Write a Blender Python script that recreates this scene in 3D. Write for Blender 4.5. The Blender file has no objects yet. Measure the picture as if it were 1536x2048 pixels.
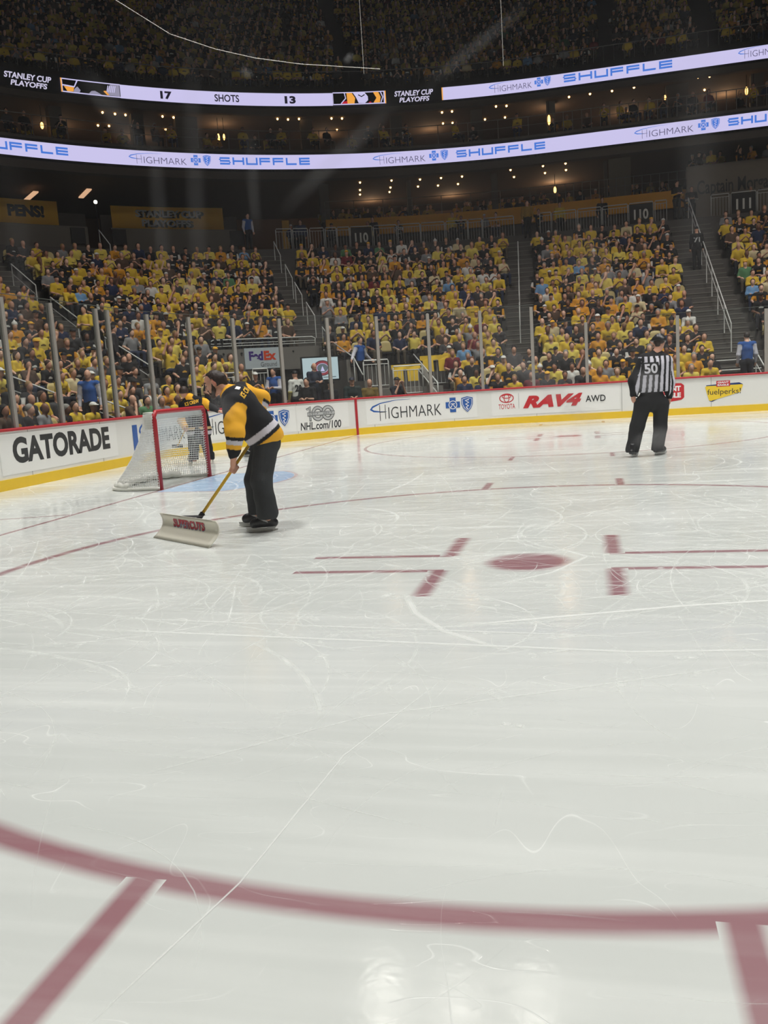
import bpy, math, random
import numpy as np
from mathutils import Vector, Matrix
from mathutils.bvhtree import BVHTree
random.seed(7); rng = np.random.default_rng(7)
SC = bpy.context.scene
COL = SC.collection
PI = math.pi

# ------------------------------------------------------------------ camera
F_PX = 1748.77
CAM = np.array([6.6022, -13.4307, 1.4412])
YAW, PIT, ROL = -0.237024, -0.14614, -0.064318
FW = np.array([math.sin(YAW)*math.cos(PIT), math.cos(YAW)*math.cos(PIT), math.sin(PIT)])
_r = np.array([math.cos(YAW), -math.sin(YAW), 0.0]); _u = np.cross(_r, FW)
RT = _r*math.cos(ROL)+_u*math.sin(ROL); UP = -_r*math.sin(ROL)+_u*math.cos(ROL)
cam_data = bpy.data.cameras.new('camera')
cam_data.sensor_fit = 'VERTICAL'; cam_data.sensor_height = 24.0
cam_data.lens = F_PX/2048*24.0; cam_data.clip_start = 0.05; cam_data.clip_end = 400
cam = bpy.data.objects.new('camera', cam_data); COL.objects.link(cam)
cam.matrix_world = Matrix(((RT[0], UP[0], -FW[0], CAM[0]), (RT[1], UP[1], -FW[1], CAM[1]), (RT[2], UP[2], -FW[2], CAM[2]), (0, 0, 0, 1)))
SC.camera = cam

# ------------------------------------------------------------------ world, rink lights, added stand fill, exposure
SC.view_settings.view_transform = 'Standard'; SC.view_settings.look = 'None'
SC.view_settings.gamma = 1.0; SC.view_settings.use_curve_mapping = False
SC.view_settings.exposure = 0.0
SC.cycles.transparent_max_bounces = 16
SC.cycles.max_bounces = 6
world = bpy.data.worlds.new('world'); SC.world = world; world.use_nodes = True
world.node_tree.nodes['Background'].inputs[0].default_value = (0.02, 0.02, 0.025, 1)
world.node_tree.nodes['Background'].inputs[1].default_value = 0.3
RINK_POWER = 1450; STAND_FILL_POWER = 300
LAMP_Z = 27.0
def area_light(name, loc, size, power, spread, color, target=None):
    l = bpy.data.lights.new(name, 'AREA'); l.shape = 'SQUARE'; l.size = size; l.energy = power
    l.spread = spread; l.color = color
    o = bpy.data.objects.new(name, l); COL.objects.link(o); o.location = loc
    if target is not None:
        o.rotation_euler = (Vector(target)-Vector(loc)).to_track_quat('-Z', 'Y').to_euler()
    return o
RINK_LAMPS = [(0, -7), (0, 7), (14, -7), (14, 7), (28, -7), (28, 7)]
for lx, ly in RINK_LAMPS:
    area_light('rink_light', (lx, ly, LAMP_Z-0.2), 3.0, RINK_POWER, math.radians(112), (1.0, 0.985, 0.95))
STAND_FILL = [((4, 2, LAMP_Z-1), (-9, 12, 0)), ((14, 4, LAMP_Z-1), (9, 20, 0)), ((24, 4, LAMP_Z-1), (22, 20, 0))]  # unseen lights, added to brighten the stands
for a, b in STAND_FILL:
    area_light('stand_fill_light', a, 2.5, STAND_FILL_POWER, math.radians(80), (1.0, 0.93, 0.86), b)

# ------------------------------------------------------------------ place geometry: the rink outline and everything parallel to it
KX, KY, RR = 5.18, 4.42, 8.53
LC = RR*PI/2
def path(s, d=0.0):
    if s < 0: return -3.35-d, KY+s
    if s < LC:
        a = PI-s/RR; return KX+(RR+d)*math.cos(a), KY+(RR+d)*math.sin(a)
    return KX+s-LC, 12.95+d
def normal(s):
    if s < 0: return Vector((-1, 0, 0))
    if s < LC:
        a = PI-s/RR; return Vector((math.cos(a), math.sin(a), 0))
    return Vector((0, 1, 0))
def tangent(s):
    n = normal(s); return Vector((n.y, -n.x, 0))
def pt(s, d, z):
    x, y = path(s, d); return Vector((x, y, z))
def ray(px, py): return FW+RT*(px-768)/F_PX-UP*(py-1024)/F_PX
def S(px, py, d):
    """(s, z) where a sight line meets the upright surface at distance d outside the boards"""
    v = ray(px, py); best = None
    for kind in 'ecf':
        ts = []
        if kind == 'e': ts = [(-3.35-d-CAM[0])/v[0]]
        elif kind == 'f': ts = [(12.95+d-CAM[1])/v[1]]
        else:
            ox, oy = CAM[0]-KX, CAM[1]-KY; a = v[0]**2+v[1]**2; b = 2*(ox*v[0]+oy*v[1]); c = ox*ox+oy*oy-(RR+d)**2
            q = b*b-4*a*c
            if q > 0: ts = [(-b+math.sqrt(q))/2/a]
        for t in ts:
            if t <= 0: continue
            x, y, z = CAM+v*t
            if kind == 'e' and y < KY: s = y-KY
            elif kind == 'f' and x > KX: s = x-KX+LC
            elif kind == 'c' and x <= KX and y >= KY: s = (PI-math.atan2(y-KY, x-KX))*RR
            else: continue
            if best is None or t < best[0]: best = (t, s, z)
    return best[1], best[2]
def W(px, py, D): return Vector(CAM+ray(px, py)*D)
def zb(d):
    t = max(0.0, d-1.5); return 0.15+.306*t+.00914*t*t

# ------------------------------------------------------------------ materials
def lin(c):
    return tuple(((v/255)/12.92 if v/255 <= .04045 else ((v/255+.055)/1.055)**2.4) for v in c)
MATS = {}
def mat(name, rgb, rough=.7, metal=0, emis=None, estr=0, noise=0, nscale=20, spec=None):
    if name in MATS: return MATS[name]
    m = bpy.data.materials.new(name); m.use_nodes = True; nt = m.node_tree; b = nt.nodes['Principled BSDF']
    c = lin(rgb); b.inputs['Base Color'].default_value = (*c, 1); b.inputs['Roughness'].default_value = rough
    b.inputs['Metallic'].default_value = metal
    if spec is not None: b.inputs['Specular IOR Level'].default_value = spec
    if emis: b.inputs['Emission Color'].default_value = (*lin(emis), 1); b.inputs['Emission Strength'].default_value = estr
    if noise:
        t = nt.nodes.new('ShaderNodeTexCoord'); n = nt.nodes.new('ShaderNodeTexNoise'); n.inputs['Scale'].default_value = nscale
        r = nt.nodes.new('ShaderNodeMapRange'); r.inputs['To Min'].default_value = 1-noise; r.inputs['To Max'].default_value = 1+noise
        x = nt.nodes.new('ShaderNodeMix'); x.data_type = 'RGBA'; x.blend_type = 'MULTIPLY'; x.inputs[0].default_value = 1
        x.inputs[6].default_value = (*c, 1)
        nt.links.new(t.outputs['Object'], n.inputs['Vector']); nt.links.new(n.outputs[0], r.inputs[0])
        nt.links.new(r.outputs[0], x.inputs[7]); nt.links.new(x.outputs[2], b.inputs['Base Color'])
    MATS[name] = m; return m
def attr_mat(name, rough=.8, spec=.3):
    if name in MATS: return MATS[name]
    m = bpy.data.materials.new(name); m.use_nodes = True; nt = m.node_tree; b = nt.nodes['Principled BSDF']
    a = nt.nodes.new('ShaderNodeAttribute'); a.attribute_name = 'Col'
    n = nt.nodes.new('ShaderNodeTexNoise'); n.inputs['Scale'].default_value = 60
    t = nt.nodes.new('ShaderNodeTexCoord'); bu = nt.nodes.new('ShaderNodeBump'); bu.inputs['Strength'].default_value = .15
    bu.inputs['Distance'].default_value = .01
    nt.links.new(t.outputs['Object'], n.inputs['Vector']); nt.links.new(n.outputs[0], bu.inputs['Height'])
    nt.links.new(bu.outputs[0], b.inputs['Normal'])
    nt.links.new(a.outputs['Color'], b.inputs['Base Color']); b.inputs['Roughness'].default_value = rough
    b.inputs['Specular IOR Level'].default_value = spec
    MATS[name] = m; return m
def glass_mat(name, veil, tint=(1, 1, 1)):
    m = bpy.data.materials.new(name); m.use_nodes = True; nt = m.node_tree; nt.nodes.clear()
    out = nt.nodes.new('ShaderNodeOutputMaterial'); tr = nt.nodes.new('ShaderNodeBsdfTransparent'); tr.inputs[0].default_value = (*tint, 1)
    gl = nt.nodes.new('ShaderNodeBsdfGlossy'); gl.inputs['Roughness'].default_value = .02
    di = nt.nodes.new('ShaderNodeBsdfDiffuse'); di.inputs[0].default_value = (.8, .8, .82, 1)
    tl = nt.nodes.new('ShaderNodeBsdfTranslucent'); tl.inputs[0].default_value = (.8, .8, .82, 1)
    ad = nt.nodes.new('ShaderNodeMixShader'); ad.inputs[0].default_value = .5
    nt.links.new(di.outputs[0], ad.inputs[1]); nt.links.new(tl.outputs[0], ad.inputs[2])
    tc = nt.nodes.new('ShaderNodeTexCoord'); mp = nt.nodes.new('ShaderNodeMapping'); mp.inputs['Scale'].default_value = (9, 9, 2.2)
    no = nt.nodes.new('ShaderNodeTexNoise'); no.inputs['Scale'].default_value = 1.3; no.inputs['Detail'].default_value = 5
    mr = nt.nodes.new('ShaderNodeMapRange'); mr.inputs['From Min'].default_value = .35; mr.inputs['From Max'].default_value = .75
    mr.inputs['To Min'].default_value = veil*.5; mr.inputs['To Max'].default_value = veil*2
    nt.links.new(tc.outputs['Object'], mp.inputs[0]); nt.links.new(mp.outputs[0], no.inputs['Vector']); nt.links.new(no.outputs[0], mr.inputs[0])
    m1 = nt.nodes.new('ShaderNodeMixShader'); nt.links.new(mr.outputs[0], m1.inputs[0])
    nt.links.new(tr.outputs[0], m1.inputs[1]); nt.links.new(ad.outputs[0], m1.inputs[2])
    fr = nt.nodes.new('ShaderNodeFresnel'); fr.inputs[0].default_value = 1.02
    m2 = nt.nodes.new('ShaderNodeMixShader'); nt.links.new(fr.outputs[0], m2.inputs[0])
    nt.links.new(m1.outputs[0], m2.inputs[1]); nt.links.new(gl.outputs[0], m2.inputs[2])
    nt.links.new(m2.outputs[0], out.inputs[0]); MATS[name] = m; return m

M_BOARD = mat('board_white', (232, 232, 228), .35, noise=.03, nscale=3)
M_AD = mat('advert_white', (240, 240, 237), .4)
M_RED = mat('board_red', (176, 34, 44), .4)
M_YEL = mat('kick_yellow', (236, 196, 38), .45, noise=.05, nscale=6)
M_STEEL = mat('brushed_steel', (178, 178, 176), .35, .7)
M_RAIL = mat('rail_grey', (214, 214, 210), .45, .0)
M_POST = mat('post_grey', (152, 147, 140), .5, .0)
M_CONC = mat('dark_concrete', (92, 88, 84), .9, noise=.15, nscale=1.5)
M_CONC2 = mat('pale_concrete', (120, 116, 110), .9, noise=.12, nscale=1.2)
M_WALL = mat('beige_wall', (128, 118, 106), .9, noise=.05, nscale=.8)
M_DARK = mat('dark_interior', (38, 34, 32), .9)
M_BLACK = mat('black_plain', (16, 16, 18), .5)
M_BLUE = mat('logo_blue', (40, 92, 170), .4)
M_NAVY = mat('logo_navy', (24, 52, 110), .4)
M_LOGRED = mat('logo_red', (200, 40, 48), .4)
M_TXT = mat('text_dark', (44, 46, 48), .5)
M_GREY = mat('logo_grey', (110, 112, 114), .5)
M_LGREY = mat('logo_light_grey', (186, 188, 188), .5)
M_GOLD = mat('logo_yellow', (240, 205, 50), .4)
M_WHT = mat('plain_white', (240, 240, 240), .5)
M_PURP = mat('logo_purple', (70, 40, 130), .4)
M_ORNG = mat('logo_orange', (226, 70, 30), .4)

# ------------------------------------------------------------------ object helpers
def tag(o, label=None, cat=None, group=None, kind=None):
    if label: o['label'] = label
    if cat: o['category'] = cat
    if group: o['group'] = group
    if kind: o['kind'] = kind
    return o
def empty(name, loc=(0, 0, 0), label=None, cat=None, group=None, kind=None):
    o = bpy.data.objects.new(name, None); o.empty_display_size = .2; COL.objects.link(o); o.location = loc
    return tag(o, label, cat, group, kind)
def place(o, parent=None):
    COL.objects.link(o)
    if parent is not None:
        o.parent = parent
        o.matrix_parent_inverse = Matrix.Translation(-Vector(parent.location))
    return o
def mesh_np(name, V, Fq, mats, mi=None, smooth=False, parent=None, col=None):
    """V (n,3); Fq list/array of faces"""
    me = bpy.data.meshes.new(name)
    me.from_pydata([tuple(map(float, v)) for v in V], [], [tuple(int(i) for i in f) for f in Fq]); 
    for m in (mats if isinstance(mats, (list, tuple)) else [mats]): me.materials.append(m)
    if mi is not None: me.polygons.foreach_set('material_index', np.asarray(mi, dtype=np.int32))
    if smooth: me.polygons.foreach_set('use_smooth', np.ones(len(me.polygons), dtype=bool))
    if col is not None:
        a = me.attributes.new('Col', 'FLOAT_COLOR', 'POINT')
        c = np.ones((len(V), 4), dtype=np.float32); c[:, :np.shape(col)[1]] = col; a.data.foreach_set('color', c.ravel())
    me.update()
    return place(bpy.data.objects.new(name, me), parent)
class MB:
    """collects simple solids into one mesh"""
    def __init__(s): s.v = []; s.f = []; s.m = []; s.cur = 0
    def add(s, V, Fs):
        b = len(s.v); s.v += [tuple(v) for v in V]; s.f += [tuple(b+i for i in f) for f in Fs]; s.m += [s.cur]*len(Fs); return s
    def box(s, c, ax, ay, az):
        c = Vector(c); ax, ay, az = Vector(ax), Vector(ay), Vector(az)
        V = [c+i*ax+j*ay+k*az for i in (-.5, .5) for j in (-.5, .5) for k in (-.5, .5)]
        return s.add(V, [(0, 1, 3, 2), (4, 6, 7, 5), (0, 4, 5, 1), (2, 3, 7, 6), (0, 2, 6, 4), (1, 5, 7, 3)])
    def tube(s, pts, r, n=8, closed=False, r2=None):
        pts = [Vector(p) for p in pts]; m = len(pts); rings = []
        up0 = Vector((0, 0, 1))
        for i, p in enumerate(pts):
            a = pts[i-1] if i > 0 or closed else p; b = pts[(i+1) % m] if i < m-1 or closed else p
            t = (b-a); t = t.normalized() if t.length > 1e-9 else Vector((0, 0, 1))
            u = t.cross(up0)
            if u.length < .05: u = t.cross(Vector((1, 0, 0)))
            u.normalize(); w = t.cross(u)
            rad = r if r2 is None else r+(r2-r)*i/max(1, m-1)
            rings.append([p+(u*math.cos(2*PI*k/n)+w*math.sin(2*PI*k/n))*rad for k in range(n)])
        V = [v for R in rings for v in R]; Fs = []
        for i in range(m if closed else m-1):
            j = (i+1) % m
            for k in range(n): Fs.append((i*n+k, i*n+(k+1) % n, j*n+(k+1) % n, j*n+k))
        if not closed: Fs += [tuple(reversed(range(n))), tuple((m-1)*n+k for k in range(n))]
        return s.add(V, Fs)
    def prism(s, poly, off):
        """planar polygon (list of Vector) extruded by off"""
        n = len(poly); V = [Vector(p) for p in poly]+[Vector(p)+Vector(off) for p in poly]
        return s.add(V, [tuple(reversed(range(n))), tuple(range(n, 2*n))]+[(i, (i+1) % n, n+(i+1) % n, n+i) for i in range(n)])
    def sphere(s, c, r, n=8, m=6, sc=(1, 1, 1)):
        V = []; Fs = []
        for i in range(m+1):
            a = PI*i/m
            for k in range(n):
                b = 2*PI*k/n; V.append((c[0]+r*sc[0]*math.sin(a)*math.cos(b), c[1]+r*sc[1]*math.sin(a)*math.sin(b), c[2]+r*sc[2]*math.cos(a)))
        for i in range(m):
            for k in range(n): Fs.append((i*n+k, (i+1)*n+k, (i+1)*n+(k+1) % n, i*n+(k+1) % n))
        return s.add(V, Fs)
    def sweep(s, prof, s0, s1, step=.35):
        """closed profile [(d,z)] swept along the rink outline from s0 to s1"""
        ss = [s0]
        brk = sorted(set([x for x in (0.0, LC) if s0 < x < s1]+[s1]))
        cur = s0
        for b in brk:
            curved = cur >= 0 and b <= LC+1e-6
            k = max(1, int(math.ceil((b-cur)/step))) if curved else 1
            for i in range(1, k+1): ss.append(cur+(b-cur)*i/k)
            cur = b
        n = len(prof); V = []
        for q in ss:
            for d, z in prof: V.append(pt(q, d, z))
        Fs = []
        for i in range(len(ss)-1):
            for k in range(n): Fs.append((i*n+k, (i+1)*n+k, (i+1)*n+(k+1) % n, i*n+(k+1) % n))
        Fs += [tuple(range(n)), tuple(reversed(range((len(ss)-1)*n, len(ss)*n)))]
        return s.add(V, Fs)
    def build(s, name, mats, parent=None, smooth=False):
        return mesh_np(name, s.v, s.f, mats, s.m if isinstance(mats, (list, tuple)) else None, smooth, parent)
def rect(d0, d1, z0, z1): return [(d0, z0), (d1, z0), (d1, z1), (d0, z1)]

# text as flat triangles
_tc = {}
def text2d(body, bold=0.0, shear=0.0):
    key = (body, bold, shear)
    if key in _tc: return _tc[key]
    cu = bpy.data.curves.new('t', 'FONT'); cu.body = body; cu.offset = bold; cu.shear = shear; cu.resolution_u = 4
    o = bpy.data.objects.new('t', cu); COL.objects.link(o); bpy.context.view_layer.update()
    me = bpy.data.meshes.new_from_object(o.evaluated_get(bpy.context.evaluated_depsgraph_get()))
    V = np.array([v.co[:2] for v in me.vertices]); Fs = [tuple(p.vertices) for p in me.polygons]
    COL.objects.unlink(o); bpy.data.objects.remove(o); bpy.data.curves.remove(cu); bpy.data.meshes.remove(me)
    lo, hi = V.min(0), V.max(0); V = (V-lo)/(hi-lo); _tc[key] = (V, Fs, (hi[0]-lo[0])/(hi[1]-lo[1])); return _tc[key]
BARS = {'S': [((0, 1), (1, 1)), ((0, 1), (0, .5)), ((0, .5), (1, .5)), ((1, .5), (1, 0)), ((0, 0), (1, 0))],
        'H': [((0, 0), (0, 1)), ((1, 0), (1, 1)), ((0, .5), (1, .5))], 'U': [((0, 0), (0, 1)), ((1, 0), (1, 1)), ((0, 0), (1, 0))],
        'F': [((0, .0), (0, 1)), ((0, 1), (1, 1)), ((0, .5), (1, .5))], 'L': [((0, 0), (0, 1)), ((0, 0), (1, 0))],
        'E': [((0, 0), (0, 1)), ((0, 1), (1, 1)), ((0, .5), (1, .5)), ((0, 0), (1, 0))]}
class Art:
    """flat artwork in metres (u along, v up) laid on a surface"""
    def __init__(s): s.v = []; s.f = []; s.m = []; s.mats = []; s.layer = 0
    def mi(s, m):
        if m not in s.mats: s.mats.append(m)
        return s.mats.index(m)
    def raw(s, V, Fs, m, z=None):
        s.layer += 1; b = len(s.v); s.v += [(x, y, s.layer if z is None else z) for x, y in V]
        s.f += [tuple(b+i for i in f) for f in Fs]; s.m += [s.mi(m)]*len(Fs)
    def poly(s, P, m): s.raw(P, [tuple(range(len(P)))], m)
    def rect(s, x0, x1, y0, y1, m, seg=1):
        seg = max(seg, int(abs(x1-x0)/.12))
        V = []; Fs = []
        for i in range(seg+1):
            x = x0+(x1-x0)*i/seg; V += [(x, y0), (x, y1)]
        for i in range(seg): Fs.append((2*i, 2*i+2, 2*i+3, 2*i+1))
        s.raw(V, Fs, m)
    def text(s, body, x0, x1, y0, y1, m, bold=0, shear=0, rise=0):
        V, Fs, _ = text2d(body, bold, shear); s.raw([(x0+x*(x1-x0), y0+y*(y1-y0)+rise*x) for x, y in V], Fs, m)
    def stroke(s, P, w, m):
        V = []; n = len(P)
        for i in range(n):
            a = P[max(0, i-1)]; b = P[min(n-1, i+1)]; dx, dy = b[0]-a[0], b[1]-a[1]; L = math.hypot(dx, dy) or 1
            ww = w[i] if isinstance(w, (list, tuple)) else w
            V += [(P[i][0]-dy/L*ww/2, P[i][1]+dx/L*ww/2), (P[i][0]+dy/L*ww/2, P[i][1]-dx/L*ww/2)]
        s.raw(V, [(2*i, 2*i+1, 2*i+3, 2*i+2) for i in range(n-1)], m)
    def ell(s, cx, cy, rx, ry, m, n=28): s.poly([(cx+rx*math.cos(2*PI*i/n), cy+ry*math.sin(2*PI*i/n)) for i in range(n)], m)
    def ring(s, cx, cy, rx, ry, w, m, n=28, a0=0, a1=2*PI):
        s.stroke([(cx+rx*math.cos(a0+(a1-a0)*i/n), cy+ry*math.sin(a0+(a1-a0)*i/n)) for i in range(n+1)], w, m)
    def bars(s, word, x0, x1, y0, y1, w, m, gap=.35):
        n = len(word); cw = (x1-x0)/(n+gap*(n-1)); h = y1-y0
        for i, ch in enumerate(word):
            ox = x0+i*cw*(1+gap)
            for (a, b), (c, d) in BARS[ch]:
                p, q = (ox+a*cw, y0+b*h), (ox+c*cw, y0+d*h)
                s.layer -= 1 if i or 1 else 0
                s.stroke([p, q] if abs(p[0]-q[0]) > 1e-6 else [(p[0], p[1]-w*.5), (q[0], q[1]+w*.5)], w, m)
        s.layer += 1
    def highmark(s, x0, x1, y0, y1, txt, blue, logos=True):
        h = y1-y0; L = x1-x0; tx1 = x0+L*(.70 if logos else 1)
        P = [(x0+L*.40, y0+h*1.0), (x0+L*.25, y0+h*.99), (x0+L*.1, y0+h*.88), (x0+L*.02, y0+h*.72), (x0+L*.0, y0+h*.6), (x0+L*.03, y0+h*.5), (x0+L*.1, y0+h*.45), (x0+L*.16, y0+h*.44)]
        s.stroke(P, [h*.01, h*.03, h*.05, h*.09, h*.12, h*.09, h*.05, h*.015], blue)
        lw = h*.035; [s.stroke(q_, lw, txt) for q_ in ([(x0+L*.09, y0), (x0+L*.09, y0+h*.8)], [(x0+L*.145, y0+h*.08), (x0+L*.145, y0+h*.8)], [(x0+L*.09, y0+h*.44), (x0+L*.145, y0+h*.44)])]
        s.text('IGHMARK', x0+L*.175, tx1, y0+h*.08, y0+h*.66, txt, -.012)
        if logos:
            cx = x0+L*.815; r = min(h*.47, L*.07); cy = y0+h*.55
            s.rect(cx-r, cx+r, cy-r*.42, cy+r*.42, blue); s.rect(cx-r*.42, cx+r*.42, cy-r, cy+r, blue)
            s.ring(cx, cy, r*.55, r*.55, r*.1, M_WHT if txt is M_TXT else L_WHITE, 16)
            s.stroke([(cx-r*.3, cy-r*.35), (cx, cy+r*.1), (cx+r*.3, cy-r*.35)], r*.12, M_WHT if txt is M_TXT else L_WHITE)
            s.stroke([(cx-r*.3, cy+r*.15), (cx+r*.3, cy+r*.15)], r*.1, M_WHT if txt is M_TXT else L_WHITE)
            s.shield(x0+L*.955, cy, r, blue, M_WHT if txt is M_TXT else L_WHITE)
    def shield(s, cx, cy, r, blue, wh):
        sh = [(-.8, .85), (-.4, .95), (0, 1.05), (.4, .95), (.8, .85), (.78, 0), (.5, -.6), (0, -1.1), (-.5, -.6), (-.78, 0)]
        s.poly([(cx+x*r, cy+y*r) for x, y in sh], blue)
        s.stroke([(cx+x*r*.82, cy+y*r*.82) for x, y in sh+[sh[0]]], r*.07, wh)
        s.stroke([(cx+x*r, cy+y*r) for x, y in [(.25, .6), (-.25, .5), (.22, .2), (-.22, .0), (.18, -.25), (-.15, -.4), (.05, -.7)]], r*.16, wh)
    def build(s, name, fmap, parent, lay=.0012):
        V = [fmap(x, y, k*lay) for x, y, k in s.v]
        return mesh_np(name, V, s.f, s.mats, s.m, False, parent)
def to_m(s, d): return s if s < 0 else (s*(RR+d)/RR if s < LC else LC*(RR+d)/RR+s-LC)
def from_m(u, d): k = (RR+d)/RR; return u if u < 0 else (u/k if u < LC*k else LC+u-LC*k)
def on_path_m(d, side=-1): return lambda u, v, k: pt(from_m(u, d), d+side*k, v)
def on_path(d, side=-1): return lambda u, v, k: pt(u, d+side*k, v)
def on_plane(o, ax, ay):
    o, ax, ay = Vector(o), Vector(ax).normalized(), Vector(ay).normalized(); n = ax.cross(ay)
    return lambda u, v, k: o+ax*u+ay*v+n*k

# LED materials (self-lit)
def led(name, rgb, e=1.0): return mat(name, (10, 10, 12), .6, emis=rgb, estr=e)
L_WHITE = led('led_lavender_white', (206, 200, 240)); L_BLUE = led('led_blue', (70, 122, 216)); L_TEXT = led('led_grey_text', (92, 86, 122), .8)
L_BLACK = mat('led_black', (14, 13, 20), .6); L_ORNG = led('led_orange', (244, 168, 70)); L_RED = led('led_red', (190, 30, 50)); L_DKTXT = led('led_dark_text', (34, 30, 52), .6)
L_GREY = led('led_grey', (150, 146, 170))
L_TSHOT = led('led_white_text', (205, 200, 225))
exec_done = True

# ------------------------------------------------------------------ ice
def ice_material():
    m = bpy.data.materials.new('ice'); m.use_nodes = True; nt = m.node_tree; b = nt.nodes['Principled BSDF']; N = nt.nodes.new; Lk = nt.links.new
    tc = N('ShaderNodeTexCoord')
    def noise(scale, detail=3, rot=0, sx=1, sy=1, dist=0):
        mp = N('ShaderNodeMapping'); mp.inputs['Scale'].default_value = (sx, sy, 1); mp.inputs['Rotation'].default_value = (0, 0, rot)
        n = N('ShaderNodeTexNoise'); n.inputs['Scale'].default_value = scale; n.inputs['Detail'].default_value = detail; n.inputs['Distortion'].default_value = dist
        Lk(tc.outputs['Object'], mp.inputs[0]); Lk(mp.outputs[0], n.inputs['Vector']); return n
    def math_(op, a, b_=None, c=None):
        x = N('ShaderNodeMath'); x.operation = op
        for i, v in enumerate((a, b_, c)):
            if v is None: continue
            if isinstance(v, (int, float)): x.inputs[i].default_value = v
            else: Lk(v, x.inputs[i])
        return x.outputs[0]
    def line(scale, width, rot, sx, sy, dist, mscale, mlo):
        n = noise(scale, 1.5, rot, sx, sy, dist); a = math_('ABSOLUTE', math_('SUBTRACT', n.outputs[0], .5))
        r = N('ShaderNodeMapRange'); r.inputs['From Min'].default_value = 0; r.inputs['From Max'].default_value = width
        r.inputs['To Min'].default_value = 1; r.inputs['To Max'].default_value = 0; Lk(a, r.inputs[0])
        k = noise(mscale, 4); q = N('ShaderNodeMapRange'); q.inputs['From Min'].default_value = mlo; q.inputs['From Max'].default_value = mlo+.1; Lk(k.outputs[0], q.inputs[0])
        return math_('MULTIPLY', r.outputs[0], q.outputs[0])
    l1 = line(.7, .0022, .3, 1, 3.2, 0, 1.2, .5); l2 = line(.9, .0025, 1.9, 1, 3.2, 0, 2.0, .52); l3 = line(.5, .0016, -.5, 3.4, 1, 0, 1.5, .48)
    l4 = line(1.3, .003, .9, 1, 4, 0, 2.6, .55)
    ln = math_('MAXIMUM', math_('MAXIMUM', l1, l2), math_('MAXIMUM', l3, l4))
    bl = noise(.55, 6, 0, .55, 1.0); bm = N('ShaderNodeMapRange'); bm.inputs['From Min'].default_value = .35; bm.inputs['From Max'].default_value = .68; Lk(bl.outputs[0], bm.inputs[0])
    st = noise(3.0, 6, 0.05, .16, 2.6); sm = N('ShaderNodeMapRange'); sm.inputs['From Min'].default_value = .45; sm.inputs['From Max'].default_value = .75; Lk(st.outputs[0], sm.inputs[0])
    fro = math_('MINIMUM', math_('ADD', math_('ADD', math_('MULTIPLY', bm.outputs[0], .35), math_('MULTIPLY', sm.outputs[0], .35)), math_('MULTIPLY', ln, .5)), 1.0)
    a = N('ShaderNodeAttribute'); a.attribute_name = 'Col'
    c1 = N('ShaderNodeMix'); c1.data_type = 'RGBA'; c1.inputs[6].default_value = (*lin((204, 208, 204)), 1); c1.inputs[7].default_value = (*lin((232, 235, 231)), 1); Lk(fro, c1.inputs[0])
    w = math_('MULTIPLY', a.outputs['Alpha'], math_('SUBTRACT', 1.0, math_('MULTIPLY', fro, .28)))
    c2 = N('ShaderNodeMix'); c2.data_type = 'RGBA'; Lk(w, c2.inputs[0]); Lk(c1.outputs[2], c2.inputs[6]); Lk(a.outputs['Color'], c2.inputs[7])
    Lk(c2.outputs[2], b.inputs['Base Color'])
    rr = N('ShaderNodeMapRange'); rr.inputs['To Min'].default_value = .07; rr.inputs['To Max'].default_value = .42; Lk(fro, rr.inputs[0]); Lk(rr.outputs[0], b.inputs['Roughness'])
    bu = N('ShaderNodeBump'); bu.inputs['Strength'].default_value = .2; bu.inputs['Distance'].default_value = .003
    f2 = noise(35, 4); hh = math_('ADD', ln, math_('MULTIPLY', f2.outputs[0], .6)); Lk(hh, bu.inputs['Height']); Lk(bu.outputs[0], b.inputs['Normal'])
    b.inputs['IOR'].default_value = 1.31; b.inputs['Specular IOR Level'].default_value = .45
    return m
def skate_material():
    m = bpy.data.materials.new('skate_marks'); m.use_nodes = True; nt = m.node_tree; nt.nodes.clear(); N = nt.nodes.new; Lk = nt.links.new
    out = N('ShaderNodeOutputMaterial'); tr = N('ShaderNodeBsdfTransparent'); b = N('ShaderNodeBsdfDiffuse'); b.inputs[0].default_value = (*lin((240, 242, 239)), 1)
    at_ = N('ShaderNodeAttribute'); at_.attribute_name = 'Col'; mx = N('ShaderNodeMixShader'); Lk(at_.outputs['Alpha'], mx.inputs[0]); Lk(tr.outputs[0], mx.inputs[1]); Lk(b.outputs[0], mx.inputs[2]); Lk(mx.outputs[0], out.inputs[0]); return m
ICE = {'v': [], 'f': [], 'c': [], 'm': []}
def ice_add(V, Fs, C):
    b = len(ICE['v']); ICE['v'] += V; ICE['f'] += [tuple(b+i for i in f) for f in Fs]; ICE['c'] += C; ICE['m'] += [int(V[0][2] > .0004)]*len(Fs)
_lay = [0.0001]
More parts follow.
